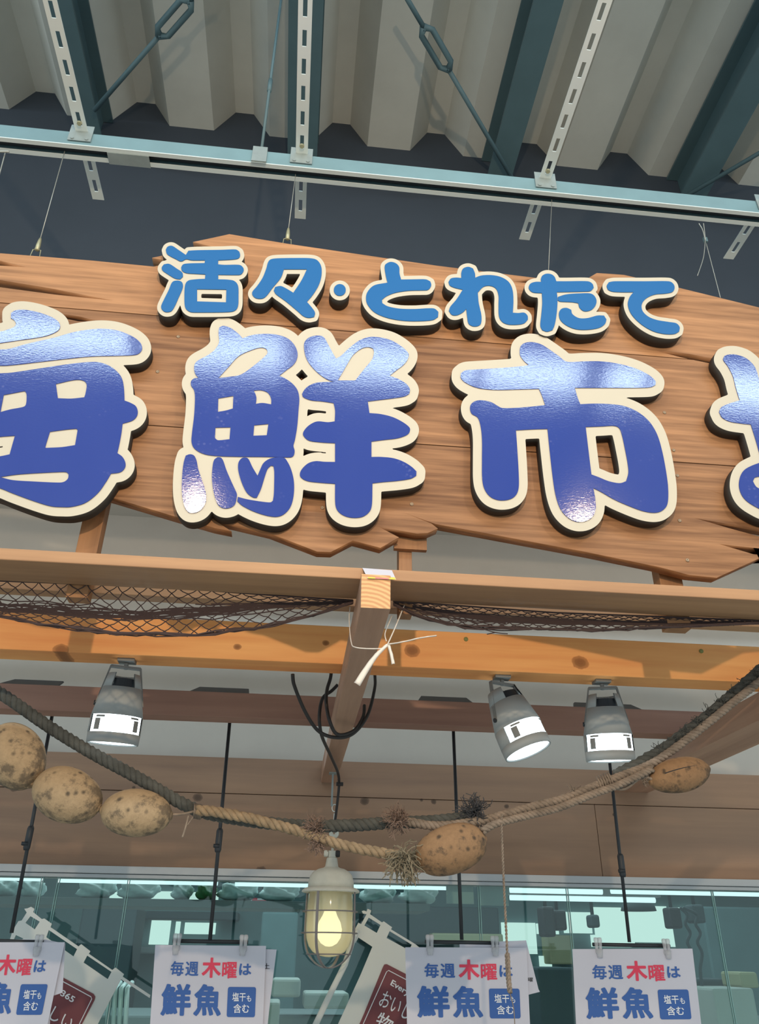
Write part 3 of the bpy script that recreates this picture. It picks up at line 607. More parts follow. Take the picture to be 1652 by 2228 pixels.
# hanging wires
def hang(px0, py0, px1, py1, label, grip=True, Y=1.555):
    a = at(px0, py0, Y); c = at(px1, py1, Y); e = thing('hanging_wire', c, label, 'wire', 'wires holding up the sign')
    a = Vector((a.x, RY, b - .004)) if grip is not None else a
    if grip:
        m = MB(); m.tube([a, c + Vector((0, 0, .045))], .0012, 6); m.build('wire', M['wire'], e, True)
        m = MB(); m.lathe([(.0001, .055), (.003, .055), (.0045, .046), (.006, .03), (.006, .012), (.003, .01), (.0001, .01)], c, 12); m.build('gripper', M['brass'], e, True)
        m = MB(); m.tube([c + Vector((0, 0, .014)), c + Vector((.010, 0, .012)), c + Vector((.012, 0, -.012)), c + Vector((-.012, 0, -.012)), c + Vector((-.010, 0, .012))], .0013, 6, closed=True); m.build('hook', M['brass'], e)
    else:
        m = MB(); m.tube([a, c], .0009, 6); m.build('wire', M['wire'], e, True)
    return e
hang(150, 325, 78, 551, 'wire with brass gripper holding the sign left of the first small letter')
hang(645, 372, 625, 527, 'wire with brass gripper holding the sign above the round dot')
hang(1193, 420, 1193, 606, 'bare thin wire dropping behind the last small letters', False)
e = thing('tied_wire', at(1535, 520, 1.55), 'looped wire with crimp sleeve at the right end of the rail', 'wire')
m = MB(); m.tube(path3([(1521, 486), (1529, 500), (1535, 522)], 1.53), .0014, 6); m.tube(path3([(1531, 486), (1533, 500), (1535, 522)], 1.53), .0014, 6)
m.tube(path3([(1535, 522), (1545, 560), (1568, 648)], 1.55), .0011, 6); m.tube(path3([(1535, 522), (1531, 560), (1518, 600)], 1.53), .0011, 6); m.build('wire', M['wire'], e, True)
p = at(1535, 522, 1.54); m = MB(); m.box(p.x - .006, p.x + .006, p.y - .004, p.y + .004, p.z - .009, p.z + .009); m.build('sleeve', M['steel_teal'], e, bevel=.001)
e = thing('wire_clamp', at(10, 335, 1.53), 'small wire loop hooked under the rail at its left end', 'wire'); m = MB(); m.tube(path3([(-3, 330), (20, 330)], 1.50), .003, 6); m.tube(path3([(12, 330), (8, 345), (-4, 390)], 1.51), .0016, 6); m.build('loop', M['wire'], e, True)

# ---------------------------------------------------------------- pergola timber
def beam(name, x0, x1, y0, y1, z0, z1, mat, label, cat='beam', org=None, bev=.002, group=None):
    m = MB(); m.box(x0, x1, y0, y1, Z(z0), Z(z1)); return tag(m.build(name, mat, origin=org, bevel=bev), label, cat, group)
ZJ = .600
def joist(x0, x1, y0, y1, z0, z1, label):
    m = MB(); m.box(x0, x1, y0, y1, Z(z0), Z(z1)); m.mi = [0] * 6
    for i, f in enumerate(m.f):
        if all(abs(m.v[k].y - y0) < 1e-6 for k in f): m.mi[i] = 1
    return tag(m.build('joist', [M['joist_wood'], M['end_grain']], bevel=.0015), label, 'joist', 'joists of the pergola')
joist(.112, .172, 1.45, 3.297, ZJ, .674, 'wooden joist with sawn end grain and paper scrap at the middle')
joist(1.325, 1.48, 1.47, 3.297, ZJ, .674, 'thick wooden joist running back under the right end of the beams')
beam('shelf_board', -2.2, 2.6, 1.478, 1.586, .675, .7005, M['board_wood'], 'narrow pale board lying along the front below the sign')
beam('batten', -2.2, 2.6, 1.627, 1.662, .675, .722, M['board_wood'], 'brown batten behind the net and sign posts')
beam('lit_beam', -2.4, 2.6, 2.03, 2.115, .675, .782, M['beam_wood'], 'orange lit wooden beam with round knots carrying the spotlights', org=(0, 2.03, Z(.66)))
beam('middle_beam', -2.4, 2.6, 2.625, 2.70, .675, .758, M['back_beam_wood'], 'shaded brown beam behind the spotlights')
hd = thing('header', (0, 3.30, Z(.20)), 'wide wooden header of two stacked boards above the glass', 'header')
m = MB(); m.box(-2.6, 3.0, 3.298, 3.365, Z(.549), Z(.686)); m.build('upper_board', M['header_wood'], hd, bevel=.001)
m = MB(); m.box(-2.6, 1.24, 3.302, 3.365, Z(.277), Z(.547)); m.box(1.242, 3.0, 3.302, 3.365, Z(.277), Z(.547)); m.build('lower_board', M['header_wood'], hd, bevel=.001)
M['peg'] = plain('green_peg', rgb(128, 128, 72), .6)
for px, py in ((1014, 1391), (1526, 1417)):
    p = at(px, py, 2.03); m = MB(); m.lathe([(.0001, .004), (.005, .004), (.0062, .002), (.0062, -.003), (.0001, -.003)], (p.x, 2.03, p.z), 14, Matrix.Rotation(math.pi / 2, 3, 'X'))
    tag(m.build('peg', M['peg'], smooth=True), 'small green peg in the lit beam ' + ('near the middle joist' if px < 1200 else 'above its right knot'), 'peg', 'green pegs in the lit beam')
# paper scrap on the joist end
lb = thing('paper_scrap', at(824, 1245, 1.449), 'torn white paper scrap with pink and yellow edge stuck on the joist end', 'paper')
q = [at(789, 1236, 1.476), at(853, 1241, 1.476), at(862, 1261, 1.447), at(800, 1258, 1.447)]; q2 = [at(790, 1236, 1.52), at(850, 1240, 1.52)]
m = MB(); m.hexa([q[0], q[1], q[2], q[3]] + [v + Vector((0, .0006, .0006)) for v in q]); m.build('sheet', M['paper'], lb)
M['pink'] = plain('pink_print', rgb(220, 130, 130), .7); M['yellow'] = plain('yellow_print', rgb(214, 200, 90), .7)
def qp(u, v): return q[0].lerp(q[1], u).lerp(q[3].lerp(q[2], u), v) + Vector((0, -.0007, -.0004))
for u0, u1, mt in ((.02, .28, 'yellow'), (.28, .76, 'pink'), (.76, .99, 'yellow')):
    m = MB(); m.add([qp(u0, .76), qp(u1, .76), qp(u1, 1), qp(u0, 1)], [(0, 1, 2, 3)]); m.build('colour_band', M[mt], lb)
# twine
tw = thing('twine', at(850, 1400, 1.53), 'white plastic twine tied around the middle joist in a loose knot', 'twine')
m = MB()
for pts, r in (([(762, 1320, 1.60), (760, 1345, 1.6), (764, 1395, 1.56), (776, 1409, 1.5), (830, 1411, 1.49), (843, 1403, 1.5)], .0011), ([(843, 1403, 1.5), (858, 1370, 1.53), (880, 1317, 1.585)], .0014), ([(841, 1395, 1.5), (838, 1378, 1.52), (848, 1352, 1.56), (853, 1340, 1.6)], .0012)):
    m.tube(path3(pts, 1.5), r, 6)
def ribbon(pts, w0, w1):
    P = path3(pts, 1.49, 5); n = len(P); vs = []
    for i, p in enumerate(P):
        d = (P[min(i + 1, n - 1)] - P[max(i - 1, 0)]).normalized(); s = d.cross(Vector((0, 1, 0))).normalized(); w = w0 + (w1 - w0) * i / (n - 1)
        for o in (-1, -.35, .35, 1): vs.append(p + s * w * o + Vector((0, (-.002 if abs(o) < .5 else 0) + .001 * math.sin(i * 1.7 + o * 3), 0)))
    m.add(vs, [(i * 4 + k, i * 4 + k + 1, i * 4 + k + 5, i * 4 + k + 4) for i in range(n - 1) for k in range(3)])
ribbon([(843, 1403), (820, 1425), (800, 1452), (777, 1489)], .003, .0068)
ribbon([(845, 1402), (880, 1396), (915, 1388), (950, 1383)], .0015, .0015)
ribbon([(846, 1404), (852, 1425), (856, 1445)], .003, .0035)
o = m.build('strand', M['twine'], tw, True); sd = o.modifiers.new('s', 'SOLIDIFY'); sd.thickness = .0006

# ---------------------------------------------------------------- nets
def interp(g, x):
    return float(np.interp(x, [p[0] for p in g], [p[1] for p in g]))
def net(xa, xb, top, mid, low, N, rows, label, dense, tail=()):
    e = thing('fishing_net', at((xa + xb) / 2, interp(low, (xa + xb) / 2), 1.58), label, 'net'); m = MB(); rnd = random.Random(3)
    def node(s, t):
        x = xa + (xb - xa) * s
        a, c, l = interp(top, x), interp(mid, x), interp(low, x)
        y = a + (c - a) * t if t <= 1 else c + (l - c) * (t - 1)
        Y = 1.588 + .006 * t if t <= 1 else 1.594 - .028 * (t - 1)
        return at(x, y, Y)
    R = rows; nod = {}
    for j in range(R + 1):
        for i in range(N + 1):
            s = (i + .5 * (j % 2) + rnd.uniform(-.15, .15)) / N; nod[i, j] = node(min(max(s, 0), 1), min(2, max(0, 2 * (j + rnd.uniform(-.12, .12)) / R)))
    def sag(a, b_, r=.0011):
        c = a.lerp(b_, .5) + Vector((0, 0, -.0016)); m.tube([a, c, b_], r, 4, cap=False)
    for j in range(R):
        for i in range(N + 1):
            for k in ((i, i - 1) if j % 2 == 0 else (i, i + 1)):
                if (k, j + 1) in nod: sag(nod[i, j], nod[k, j + 1])
    for pp in nod.values(): m.lathe([(.0001, .0016), (.0015, 0), (.0001, -.0016)], pp, 5)
    for q_ in range(dense):            # the gathered folds along the middle and the lower edge
        s0 = rnd.uniform(0, .8); s1 = s0 + rnd.uniform(.15, .4); tt = 1 + rnd.gauss(0, .13); pts = []
        for k in range(7):
            s = min(1, s0 + (s1 - s0) * k / 6); pts.append(node(s, min(2, max(0, tt + rnd.gauss(0, .05)))))
        m.tube(pts, .0014, 4, cap=False)
    m.build('mesh', M['net'], e)
    m = MB()
    for q_ in range(7):
        m.tube([node(s / 24, 2 - abs(rnd.gauss(0, .07))) + Vector((0, rnd.uniform(-.004, .004), rnd.uniform(-.002, .004))) for s in range(25)], .0016, 5)
    m.tube([node(s / 24, 0) for s in range(25)], .002, 5)
    for tl_ in tail: m.tube(path3(tl_, 1.57), .0012, 4)
    m.build('edge_cord', M['net'], e)
net(-260, 768, [(-260, 1252), (0, 1264), (350, 1277), (600, 1296), (768, 1306)], [(-260, 1305), (0, 1326), (200, 1336), (300, 1340), (400, 1331), (600, 1317), (768, 1309)], [(-260, 1315), (-60, 1330), (0, 1343), (100, 1362), (250, 1382), (420, 1386), (560, 1369), (680, 1342), (768, 1312)], 30, 9,
    'dark fishing net sagging under the front board left of the middle joist', 60)
net(856, 1800, [(856, 1308), (1000, 1318), (1200, 1333), (1652, 1350), (1800, 1352)], [(856, 1312), (950, 1330), (1050, 1345), (1250, 1354), (1500, 1356), (1652, 1354), (1800, 1354)], [(856, 1316), (900, 1340), (1000, 1366), (1100, 1369), (1300, 1374), (1500, 1364), (1652, 1357), (1800, 1356)], 34, 9,
    'dark fishing net bunched under the front board right of the middle joist', 110, [[(1005, 1364), (1040, 1366), (1078, 1376), (1105, 1379)], [(1078, 1376), (1060, 1380)], [(1040, 1366), (1090, 1372), (1150, 1370)]])

# ---------------------------------------------------------------- track spotlights
def spotlight(px, py, Y, turn, tilt, roll, label, group='spotlights under the lit beam'):
    p = at(px, py, Y); top = Z(.675)
    e = thing('spotlight', (p.x, Y, top), label, 'spotlight', group)
    Rm = Matrix.Rotation(turn, 3, 'Z') @ Matrix.Rotation(roll, 3, 'Y') @ Matrix.Rotation(tilt, 3, 'X')
    KS = 1.13; L = Vector((p.x, Y, top)); piv = Vector((0, 0, -.05)); g = lambda v: Rm @ (Vector(v) * KS - piv) + piv + L
    m = MB(); m.box(L.x - .022, L.x + .022, L.y - .018, L.y + .018, top - .008, top); m.tube([(L.x, L.y, top - .010), (L.x, L.y, top - .026)], .006); m.build('mount', M['spot_dark'], e, bevel=.001)
    m = MB(); h = Matrix.Rotation(turn, 3, 'Z')
    for s in (-1, 1):
        pts = [h @ Vector((s * .036, y, z)) + L for y, z in ((-.006, -.02), (.006, -.02))] + [g((s * .050, .006, -.105)), g((s * .050, -.006, -.105))]
        o = h @ Vector((s * .004, 0, 0)); m.hexa(pts + [q + o for q in pts])
    pts = [h @ Vector(v) + L for v in ((-.038, -.007, -.018), (.038, -.007, -.018), (.038, .007, -.018), (-.038, .007, -.018))]; m.hexa(pts + [q + Vector((0, 0, -.006)) for q in pts])
    m.build('yoke', M['spot_dark'], e)
    # housing: tapered shell, open cut at the top with cooling fins, window band near the bottom
    def shell(mb, z0, r0, z1, r1, a0, a1, n=26, th=.003):
        vs = []
        for k in range(n + 1):
            a = a0 + (a1 - a0) * k / n
            for r, z in ((r0, z0), (r1, z1), (r1 - th, z1), (r0 - th, z0)): vs.append(g((r * math.sin(a), -r * math.cos(a), z)))
        mb.add(vs, [(k * 4 + i, k * 4 + (i + 1) % 4, k * 4 + 4 + (i + 1) % 4, k * 4 + 4 + i) for k in range(n) for i in range(4)])
    m = MB(); shell(m, -.132, .0575, -.068, .044, -math.pi, math.pi); shell(m, -.068, .044, -.036, .036, .62, 2 * math.pi - .62)
    for k in range(7):
        x = -.024 + k * .008; m.hexa([g(v) for v in ((x, -.028, -.062), (x + .002, -.028, -.062), (x + .002, .028, -.062), (x, .028, -.062), (x, -.024, -.045), (x + .002, -.024, -.045), (x + .002, .024, -.045), (x, .024, -.045))])
    shell(m, -.170, .058, -.132, .0575, math.radians(72), math.radians(288)); shell(m, -.192, .057, -.170, .058, -math.pi, math.pi)
    m.build('housing', M['spot_body'], e, True)
    m = MB(); shell(m, -.068, .036, -.048, .032, -.9, .9, 10, .001); m.build('notch_shade', M['black'], e)  # black patch standing in for the shade inside the open notch
    m = MB(); shell(m, -.170, .0555, -.132, .0550, math.radians(-71), math.radians(71), th=.001); m.build('lit_window', M['spot_glow'], e)
    for s in (-1, 1):
        m = MB(); shell(m, -.166, .0568, -.141, .0563, s * math.radians(56), s * math.radians(40), 5, .0004); m.build('louvre', M['spot_dark'], e); m = MB(); shell(m, -.139, .0568, -.1345, .0563, s * math.radians(54), s * math.radians(30), 5, .0004)
        m.build('louvre', M['spot_dark'], e)
    m = MB(); vs = [g((.052 * math.cos(k * math.pi / 16), .052 * math.sin(k * math.pi / 16), -.189)) for k in range(32)]; m.add(vs + [v + (Rm @ Vector((0, 0, .003))) for v in vs], [tuple(range(32)), tuple(range(63, 31, -1))] + [(k, (k + 1) % 32, 32 + (k + 1) % 32, 32 + k) for k in range(32)]); m.build('lens', M['spot_glow'], e)
    m = MB(); m.tube([g((-.056, 0, -.105)), g((-.048, 0, -.105))], .006, 10); m.build('pivot_screw', M['black'], e)
    return e
spotlight(258, 1545, 2.075, math.radians(15), math.radians(8), 0, 'white track spotlight under the left part of the lit beam')
spotlight(1100, 1590, 2.075, math.radians(20), math.radians(-13), math.radians(-15), 'white track spotlight turned sideways, showing its side screw')
spotlight(1322, 1580, 2.075, math.radians(-14), math.radians(8), 0, 'white track spotlight facing front behind the right rope')

# ---------------------------------------------------------------- ropes and floats
def twisted(mb, pts, rad, pitch, strands=3, n=6, phase=0, fuzz=0):
    P = pts; L = [0]
    for a, b_ in zip(P, P[1:]): L.append(L[-1] + (b_ - a).length)
    step = pitch / 9; N = max(8, int(L[-1] / step)); rnd = random.Random(int(rad * 1e5) + N)
    C = []
    for i in range(N + 1):
        s = L[-1] * i / N; k = min(max(1, np.searchsorted(L, s)), len(P) - 1); t_ = (s - L[k - 1]) / max(1e-9, L[k] - L[k - 1]); C.append(P[k - 1].lerp(P[k], t_))
    for q_ in range(strands):
        path = []
        for i, c in enumerate(C):
            d = (C[min(i + 1, N)] - C[max(i - 1, 0)]).normalized(); u = d.cross(Vector((0, 1, 0))).normalized(); w = d.cross(u)
            a = 2 * math.pi * (i * step / pitch + q_ / strands) + phase; path.append(c + (u * math.cos(a) + w * math.sin(a)) * rad * (.52 + rnd.uniform(-fuzz, fuzz)))
        mb.tube(path, rad * .56, n)
def tuft(mb, c, r, n, length, down=.0, th=.0007, seed=1):
    rnd = random.Random(seed); c = Vector(c)
    for k in range(n):
        d = Vector((rnd.gauss(0, 1), rnd.gauss(0, .6), rnd.gauss(0, 1))).normalized(); p = c + d * r * rnd.uniform(.1, .8); pts = [p]; v = d
        for s in range(5):
            v = (v + Vector((rnd.gauss(0, .6), rnd.gauss(0, .5), rnd.gauss(0, .6) - down))).normalized(); p = p + v * length / 5 * rnd.uniform(.6, 1.3); pts.append(p)
        mb.tube(pts, th, 3, cap=False)
RP = 1.88
rd = thing('rope', at(300, 1690, RP), 'thick dark twisted rope slanting down from the left edge', 'rope')
m = MB(); twisted(m, path3([(-140, 1425, 1.90), (0, 1508, 1.89), (105, 1580), (200, 1638), (300, 1692), (385, 1742), (440, 1766), (520, 1782), (640, 1796), (760, 1796), (850, 1790), (940, 1787), (1040, 1776)], RP + .018), .0135, .045, n=8); m.build('strands', M['rope_dark'], rd, True)
m = MB(); tuft(m, at(1032, 1765, RP), .018, 130, .04, .0, .0010, 4); m.build('frayed_end', M['fray_dark'], rd)
rl = thing('rope', at(620, 1800, RP), 'light tan twisted rope sagging across the middle to a frayed end by the float', 'rope')
m = MB(); twisted(m, path3([(428, 1762), (480, 1768), (560, 1784), (640, 1806), (700, 1825), (760, 1842), (830, 1856), (870, 1862)], RP - .016), .0112, .050, n=8, fuzz=.09); m.build('strands', M['rope_light'], rl, True)
m = MB(); tuft(m, at(684, 1802, RP - .02), .012, 120, .03, .0, .0008, 5); tuft(m, at(690, 1835, RP - .02), .010, 60, .028, .1, .0008, 8); m.build('frayed_whipping', M['fray_brown'], rl)
m = MB(); tuft(m, at(880, 1868, RP - .03), .016, 170, .055, .28, .0011, 6); m.build('frayed_end', M['fray_grey'], rl)
for k in range(3):
    x = 425 + k * 6; pth = [at(x, 1752, RP - .03), at(x + 2, 1764, RP - .035), at(x + 1, 1778, RP - .03)]
m = MB()
for k in range(5): m.tube([at(424 + k * 3.4, 1749 + k * .7, RP), at(424 + k * 3.4, 1755 + k * .7, RP - .017), at(423 + k * 3.4, 1768 + k * .7, RP - .018), at(422 + k * 3.4, 1780 + k * .7, RP)], .0019, 6)
m.tube(path3([(410, 1775), (404, 1800), (397, 1822)], RP - .02), .0022, 6); m.tube(path3([(420, 1778), (408, 1795)], RP - .02), .0014, 6); m.build('whipping', M['rope_grey'], rl, True)
rr = thing('rope', at(1200, 1750, RP), 'weathered double rope rising to the right past the spotlights', 'rope')
m = MB(); twisted(m, path3([(845, 1780), (900, 1790), (960, 1797), (1050, 1785), (1090, 1775), (1160, 1755), (1230, 1737), (1300, 1708), (1370, 1682), (1430, 1655), (1520, 1590), (1600, 1525), (1670, 1470), (1760, 1400)], RP - .01), .0098, .034, n=8, fuzz=.06)
twisted(m, path3([(1050, 1809), (1080, 1792), (1150, 1774), (1215, 1758), (1290, 1728), (1350, 1706), (1420, 1672)], RP - .028), .0085, .03, n=8, fuzz=.06); m.build('strands', M['rope_grey'], rr, True)
m = MB(); tuft(m, at(862, 1786, RP - .02), .014, 170, .035, -.06, .0008, 9); m.build('frayed_whipping', M['fray_brown'], rr)
m = MB(); twisted(m, path3([(1340, 1690), (1430, 1640), (1520, 1575), (1600, 1508), (1660, 1455), (1760, 1370)], RP + .014), .015, .06, n=8, fuzz=.12)
for k in range(9): tuft(m, at(1440 + k * 26, 1635 - k * 21, RP), .014, 26, .022, 0, .0008, 20 + k)
m.build('dark_strand', M['rope_dark'], rr, True)
m = MB()
for k in range(6): m.tube([at(1298 + k * 5, 1690 - k * 2, RP), at(1304 + k * 5, 1700 - k * 2, RP - .02), at(1310 + k * 5, 1716 - k * 2, RP - .02), at(1312 + k * 5, 1724 - k * 2, RP)], .0022, 6)
m.build('lashing', M['rope_grey'], rr, True); m = MB(); m.tube(path3([(1330, 1712), (1360, 1716), (1395, 1692), (1425, 1696), (1440, 1690)], RP - .018), .004, 6); m.build('lashing_tail', M['rope_grey'], rr, True); m = MB(); tuft(m, at(1250, 1722, RP - .01), .010, 30, .02, 0, .0008, 12); tuft(m, at(1402, 1696, RP - .02), .006, 30, .015, 0, .0008, 13); m.build('frayed_bit', M['rope_grey'], rr)
st = thing('string', at(1100, 1900, RP), 'thin string hanging from the right rope down over a poster', 'string')
m = MB(); twisted(m, path3([(1093, 1772), (1091, 1790), (1094, 1860), (1097, 1930), (1102, 2030), (1106, 2120), (1108, 2150)], RP - .034), .0028, .014, 2, 5)
m.build('strand', M['rope_grey'], st, True)
m = MB(); twisted(m, path3([(1104, 2075), (1107, 2130), (1110, 2160)], RP - .018), .0055, .02, 3, 5); m.tube(path3([(1110, 2160), (1118, 2195), (1121, 2240)], RP - .018), .001, 4); m.build('frayed_tip', M['rope_grey'], st, True)

def buoy(cx, cy, a, b_, ang, mat, label, slit=False, Y=RP - .01):
    c = at(cx, cy, Y); k = (at(cx + 10, cy, Y) - c).length / 10; ra, rb = a * k, b_ * k
    Rm = Matrix.Rotation(math.radians(ang), 3, 'Y'); rnd = random.Random(cx)
    e = thing('float', c, label, 'float', 'egg shaped floats on the rope')
    m = MB(); n, r = 40, 26; vs = []
    ph = [rnd.uniform(0, 6) for _ in range(3)]
    for i in range(r + 1):
        th = math.pi * i / r
        for j in range(n):
            fi = 2 * math.pi * j / n; x = -math.cos(th); q_ = max(0.0, math.sin(th)) ** .92
            w = 1 + .018 * math.sin(3 * fi + ph[0]) * math.sin(2 * th + ph[1]) + .02 * math.sin(2 * th + ph[2])
            rad = rb * w
            if slit and abs(fi - 4.9) < .09 and .6 < th < 2.4: rad *= .965
            vs.append(Rm @ Vector((x * ra, q_ * rad * math.cos(fi), q_ * rad * math.sin(fi))) + c)
    m.add(vs, [(i * n + j, i * n + (j + 1) % n, (i + 1) * n + (j + 1) % n, (i + 1) * n + j) for i in range(r) for j in range(n)])
    m.build('body', mat, e, True)
    if slit:
        m = MB(); m.tube([Rm @ Vector((u * ra, -math.sqrt(1 - u * u) * rb * .975, math.sqrt(1 - u * u) * rb * .24)) + c for u in [-.62 + .08 * q_ for q_ in range(14)]], .0011, 5); m.build('slit', M['black'], e)
    for s in (-1, 1):
        m = MB(); m.lathe([(.010, -.010), (.011, -.004), (.010, .001), (.006, .004), (.0001, .004)], c + Rm @ Vector((s * ra * .985, 0, 0)), 14, Rm @ Matrix.Rotation(s * math.pi / 2, 3, 'Y')); m.build('end_boss', mat, e, True)
    return e
fl = [(33, 1645, 80, 60, 52, 'float_a', 'pale mouldy float cut by the left edge'), (147, 1729, 80, 57, 20, 'float_a', 'pale mouldy float, second on the left chain, above the left hanger rod'),
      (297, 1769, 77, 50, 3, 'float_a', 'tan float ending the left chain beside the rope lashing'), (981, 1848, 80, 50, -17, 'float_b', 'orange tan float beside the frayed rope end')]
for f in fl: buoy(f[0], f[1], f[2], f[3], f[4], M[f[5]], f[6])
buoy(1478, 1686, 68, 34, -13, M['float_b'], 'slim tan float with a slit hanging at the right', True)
cd = thing('cord', at(220, 1750, RP), 'thin cord threading the three left floats', 'cord')
m = MB(); m.tube(path3([(-60, 1530), (33, 1645), (90, 1702), (145, 1728), (220, 1757), (296, 1769), (385, 1772), (428, 1764)], RP - .008), .0028, 6); m.build('line', M['rope_grey'], cd, True)

# ---------------------------------------------------------------- ship's lamp
LX, LYY = .157, 3.10
zz = lambda y: Z(.196 - .00142 * (y - 1938)); k = .00164
lp = thing('ship_lamp', (LX, LYY, zz(2104)), 'grey caged ship lamp with a glowing warm bulb hanging from the joist end', 'lamp')
m = MB(); m.lathe([(.0001, zz(1862)), (.017, zz(1862)), (.019, zz(1864)), (.024, zz(1883)), (.030, zz(1886)), (.048, zz(1889)), (.064, zz(1895)), (.075, zz(1904)), (.081, zz(1918)), (.082, zz(1934)), (.074, zz(1934)), (.0001, zz(1925))], (LX, LYY, 0), 48); m.build('dome', M['enamel'], lp, True)
m = MB(); m.lathe([(.080, zz(1931)), (.092, zz(1933)), (.102, zz(1938)), (.103, zz(1942)), (.095, zz(1943)), (.080, zz(1943))], (LX, LYY, 0), 48); m.build('flange', M['enamel'], lp, True)
prof = [(.076, zz(1942)), (.079, zz(1950)), (.081, zz(1990)), (.081, zz(2030)), (.078, zz(2046)), (.070, zz(2060)), (.056, zz(2072)), (.034, zz(2080)), (.012, zz(2083)), (.0001, zz(2083.5))]
m = MB(); m.lathe(prof, (LX, LYY, 0), 56); m.build('globe', M['globe'], lp, True)
m = MB(); m.lathe([(.0001, zz(1940)), (.032, zz(1941)), (.032, zz(1950)), (.027, zz(1954)), (.027, zz(1984)), (.0001, zz(1985))], (LX, LYY, 0), 32); m.build('socket', M['enamel'], lp, True)
m = MB(); m.lathe([(.020, zz(1984)), (.026, zz(1994)), (.038, zz(2008)), (.044, zz(2024)), (.040, zz(2042)), (.028, zz(2054)), (.012, zz(2060)), (.0001, zz(2061))], (LX, LYY, 0), 32); m.build('bulb', M['bulb_glow'], lp, True)
M['cage'] = plain('cage_metal', rgb(132, 126, 126), .5, .2)
for ri, (y, r) in enumerate(((1985, .096), (2032, .097), (2077, .076))):
    m = MB(); m.tube([(LX + r * math.cos(a * math.pi / 24), LYY + r * math.sin(a * math.pi / 24), zz(y)) for a in range(48)], .0024, 6, closed=True); m.build('cage_ring', M['cage'], lp, True)
for an in (60, 150, 240, 330):
    a = math.radians(an); pr = [(.095, 1942), (.096, 1985), (.096, 2032), (.092, 2055), (.079, 2077), (.052, 2095), (.024, 2104), (0, 2106)]; d = Vector((math.cos(a), math.sin(a), 0)); s = Vector((-d.y, d.x, 0)); wv_ = .0045
    P_ = [Vector(p) for p in spline([(LX + d.x * r, LYY + d.y * r, zz(y)) for r, y in pr], 5)]; m = MB(); vs = []
    for i, p in enumerate(P_):
        tn = (P_[min(i + 1, len(P_) - 1)] - P_[max(i - 1, 0)]).normalized(); nn = s.cross(tn) * .0016
        for o in (s * wv_ + nn, s * wv_ - nn, -s * wv_ - nn, -s * wv_ + nn): vs.append(p + o)
    m.add(vs, [(i * 4 + q_, i * 4 + (q_ + 1) % 4, i * 4 + 4 + (q_ + 1) % 4, i * 4 + 4 + q_) for i in range(len(P_) - 1) for q_ in range(4)]); m.build('cage_bar', M['cage'], lp)
m = MB(); m.box(LX - .013, LX + .013, LYY - .012, LYY + .012, zz(1862), zz(1846)); m.tube([(LX, LYY, zz(1848)), (LX + .004, LYY, zz(1824))], .005, 8); m.build('stem', M['enamel'], lp, bevel=.002)
for s in (-.022, .020):
    m = MB(); m.lathe([(.0001, -.008), (.010, -.008), (.012, 0), (.010, .008), (.0001, .008)], (LX + s, LYY - .006, zz(1853)), 16, Matrix.Rotation(math.pi / 2, 3, 'Y')); m.build('wing_nut', M['rubber' if s > 0 else 'enamel'], lp, True)
m = MB(); m.lathe([(.004, -.004), (.009, -.007), (.0165, -.005), (.0185, 0), (.0165, .005), (.009, .007), (.004, .004)], (at(727, 1813, LYY).x, LYY, at(727, 1813, LYY).z), 24, Matrix.Rotation(math.pi / 2, 3, 'X')); m.build('pulley', M['enamel'], lp, True)
c = at(727, 1813, LYY); m = MB(); m.tube(path3([(727, 1806), (727, 1786), (728, 1770)], LYY), .0026, 6)
ey = at(728, 1758, LYY); m.tube([(ey.x + .009 * math.cos(a * math.pi / 8), LYY, ey.z + .013 * math.sin(a * math.pi / 8)) for a in range(16)], .0018, 6, closed=True); m.build('hook', M['steel_light'], lp, True)
m = MB(); t0 = at(729, 1680, LYY); t1 = at(727, 1752, LYY); m.box(t0.x - .011, t0.x - .004, LYY - .003, LYY + .003, t1.z - .004, Z(ZJ)); m.box(t0.x - .022, t0.x + .012, LYY - .02, LYY + .02, Z(ZJ) - .003, Z(ZJ)); m.build('hanger_bar', M['steel'], lp)
lamp('ship_lamp_light', 'POINT', (LX, LYY, zz(2030)), 3.6, (1, .84, .50), shadow_soft_size=.03)

cb = thing('power_cable', at(690, 1590, 2.3), 'black power cable looped under the middle joist down to the ship lamp', 'cable')
m = MB(); m.tube(path3([(637, 1467, 2.10), (640, 1490, 2.12), (665, 1550, 2.2), (695, 1592, 2.3), (735, 1605, 2.33), (770, 1595, 2.35), (800, 1556, 2.4), (815, 1500, 2.45), (816, 1470, 2.5), (812, 1420, 2.5)], 2.3), .0052, 8)
m.tube(path3([(724, 1425, 2.3), (720, 1471, 2.3), (712, 1500, 2.3), (710, 1530, 2.3), (718, 1570, 2.3), (735, 1598, 2.32), (770, 1590, 2.35), (790, 1560, 2.4), (793, 1535, 2.45)], 2.3), .0052, 8)
m.tube(path3([(735, 1490, 2.4), (722, 1503, 2.4), (702, 1520, 2.4), (695, 1560, 2.4), (700, 1600, 2.45), (720, 1645, 2.7), (735, 1680, 2.95), (738, 1705, 3.07), (735, 1740, 3.08), (730, 1780, 3.08), (727, 1800, 3.08)], 2.3), .0052, 8); m.build('sheath', M['rubber'], cb, True)
p = at(740, 1706, 3.07); m = MB(); m.box(p.x - .014, p.x + .012, p.y - .008, p.y + .008, p.z - .006, p.z + .006); m.build('cable_clip', M['rubber'], cb, bevel=.001)

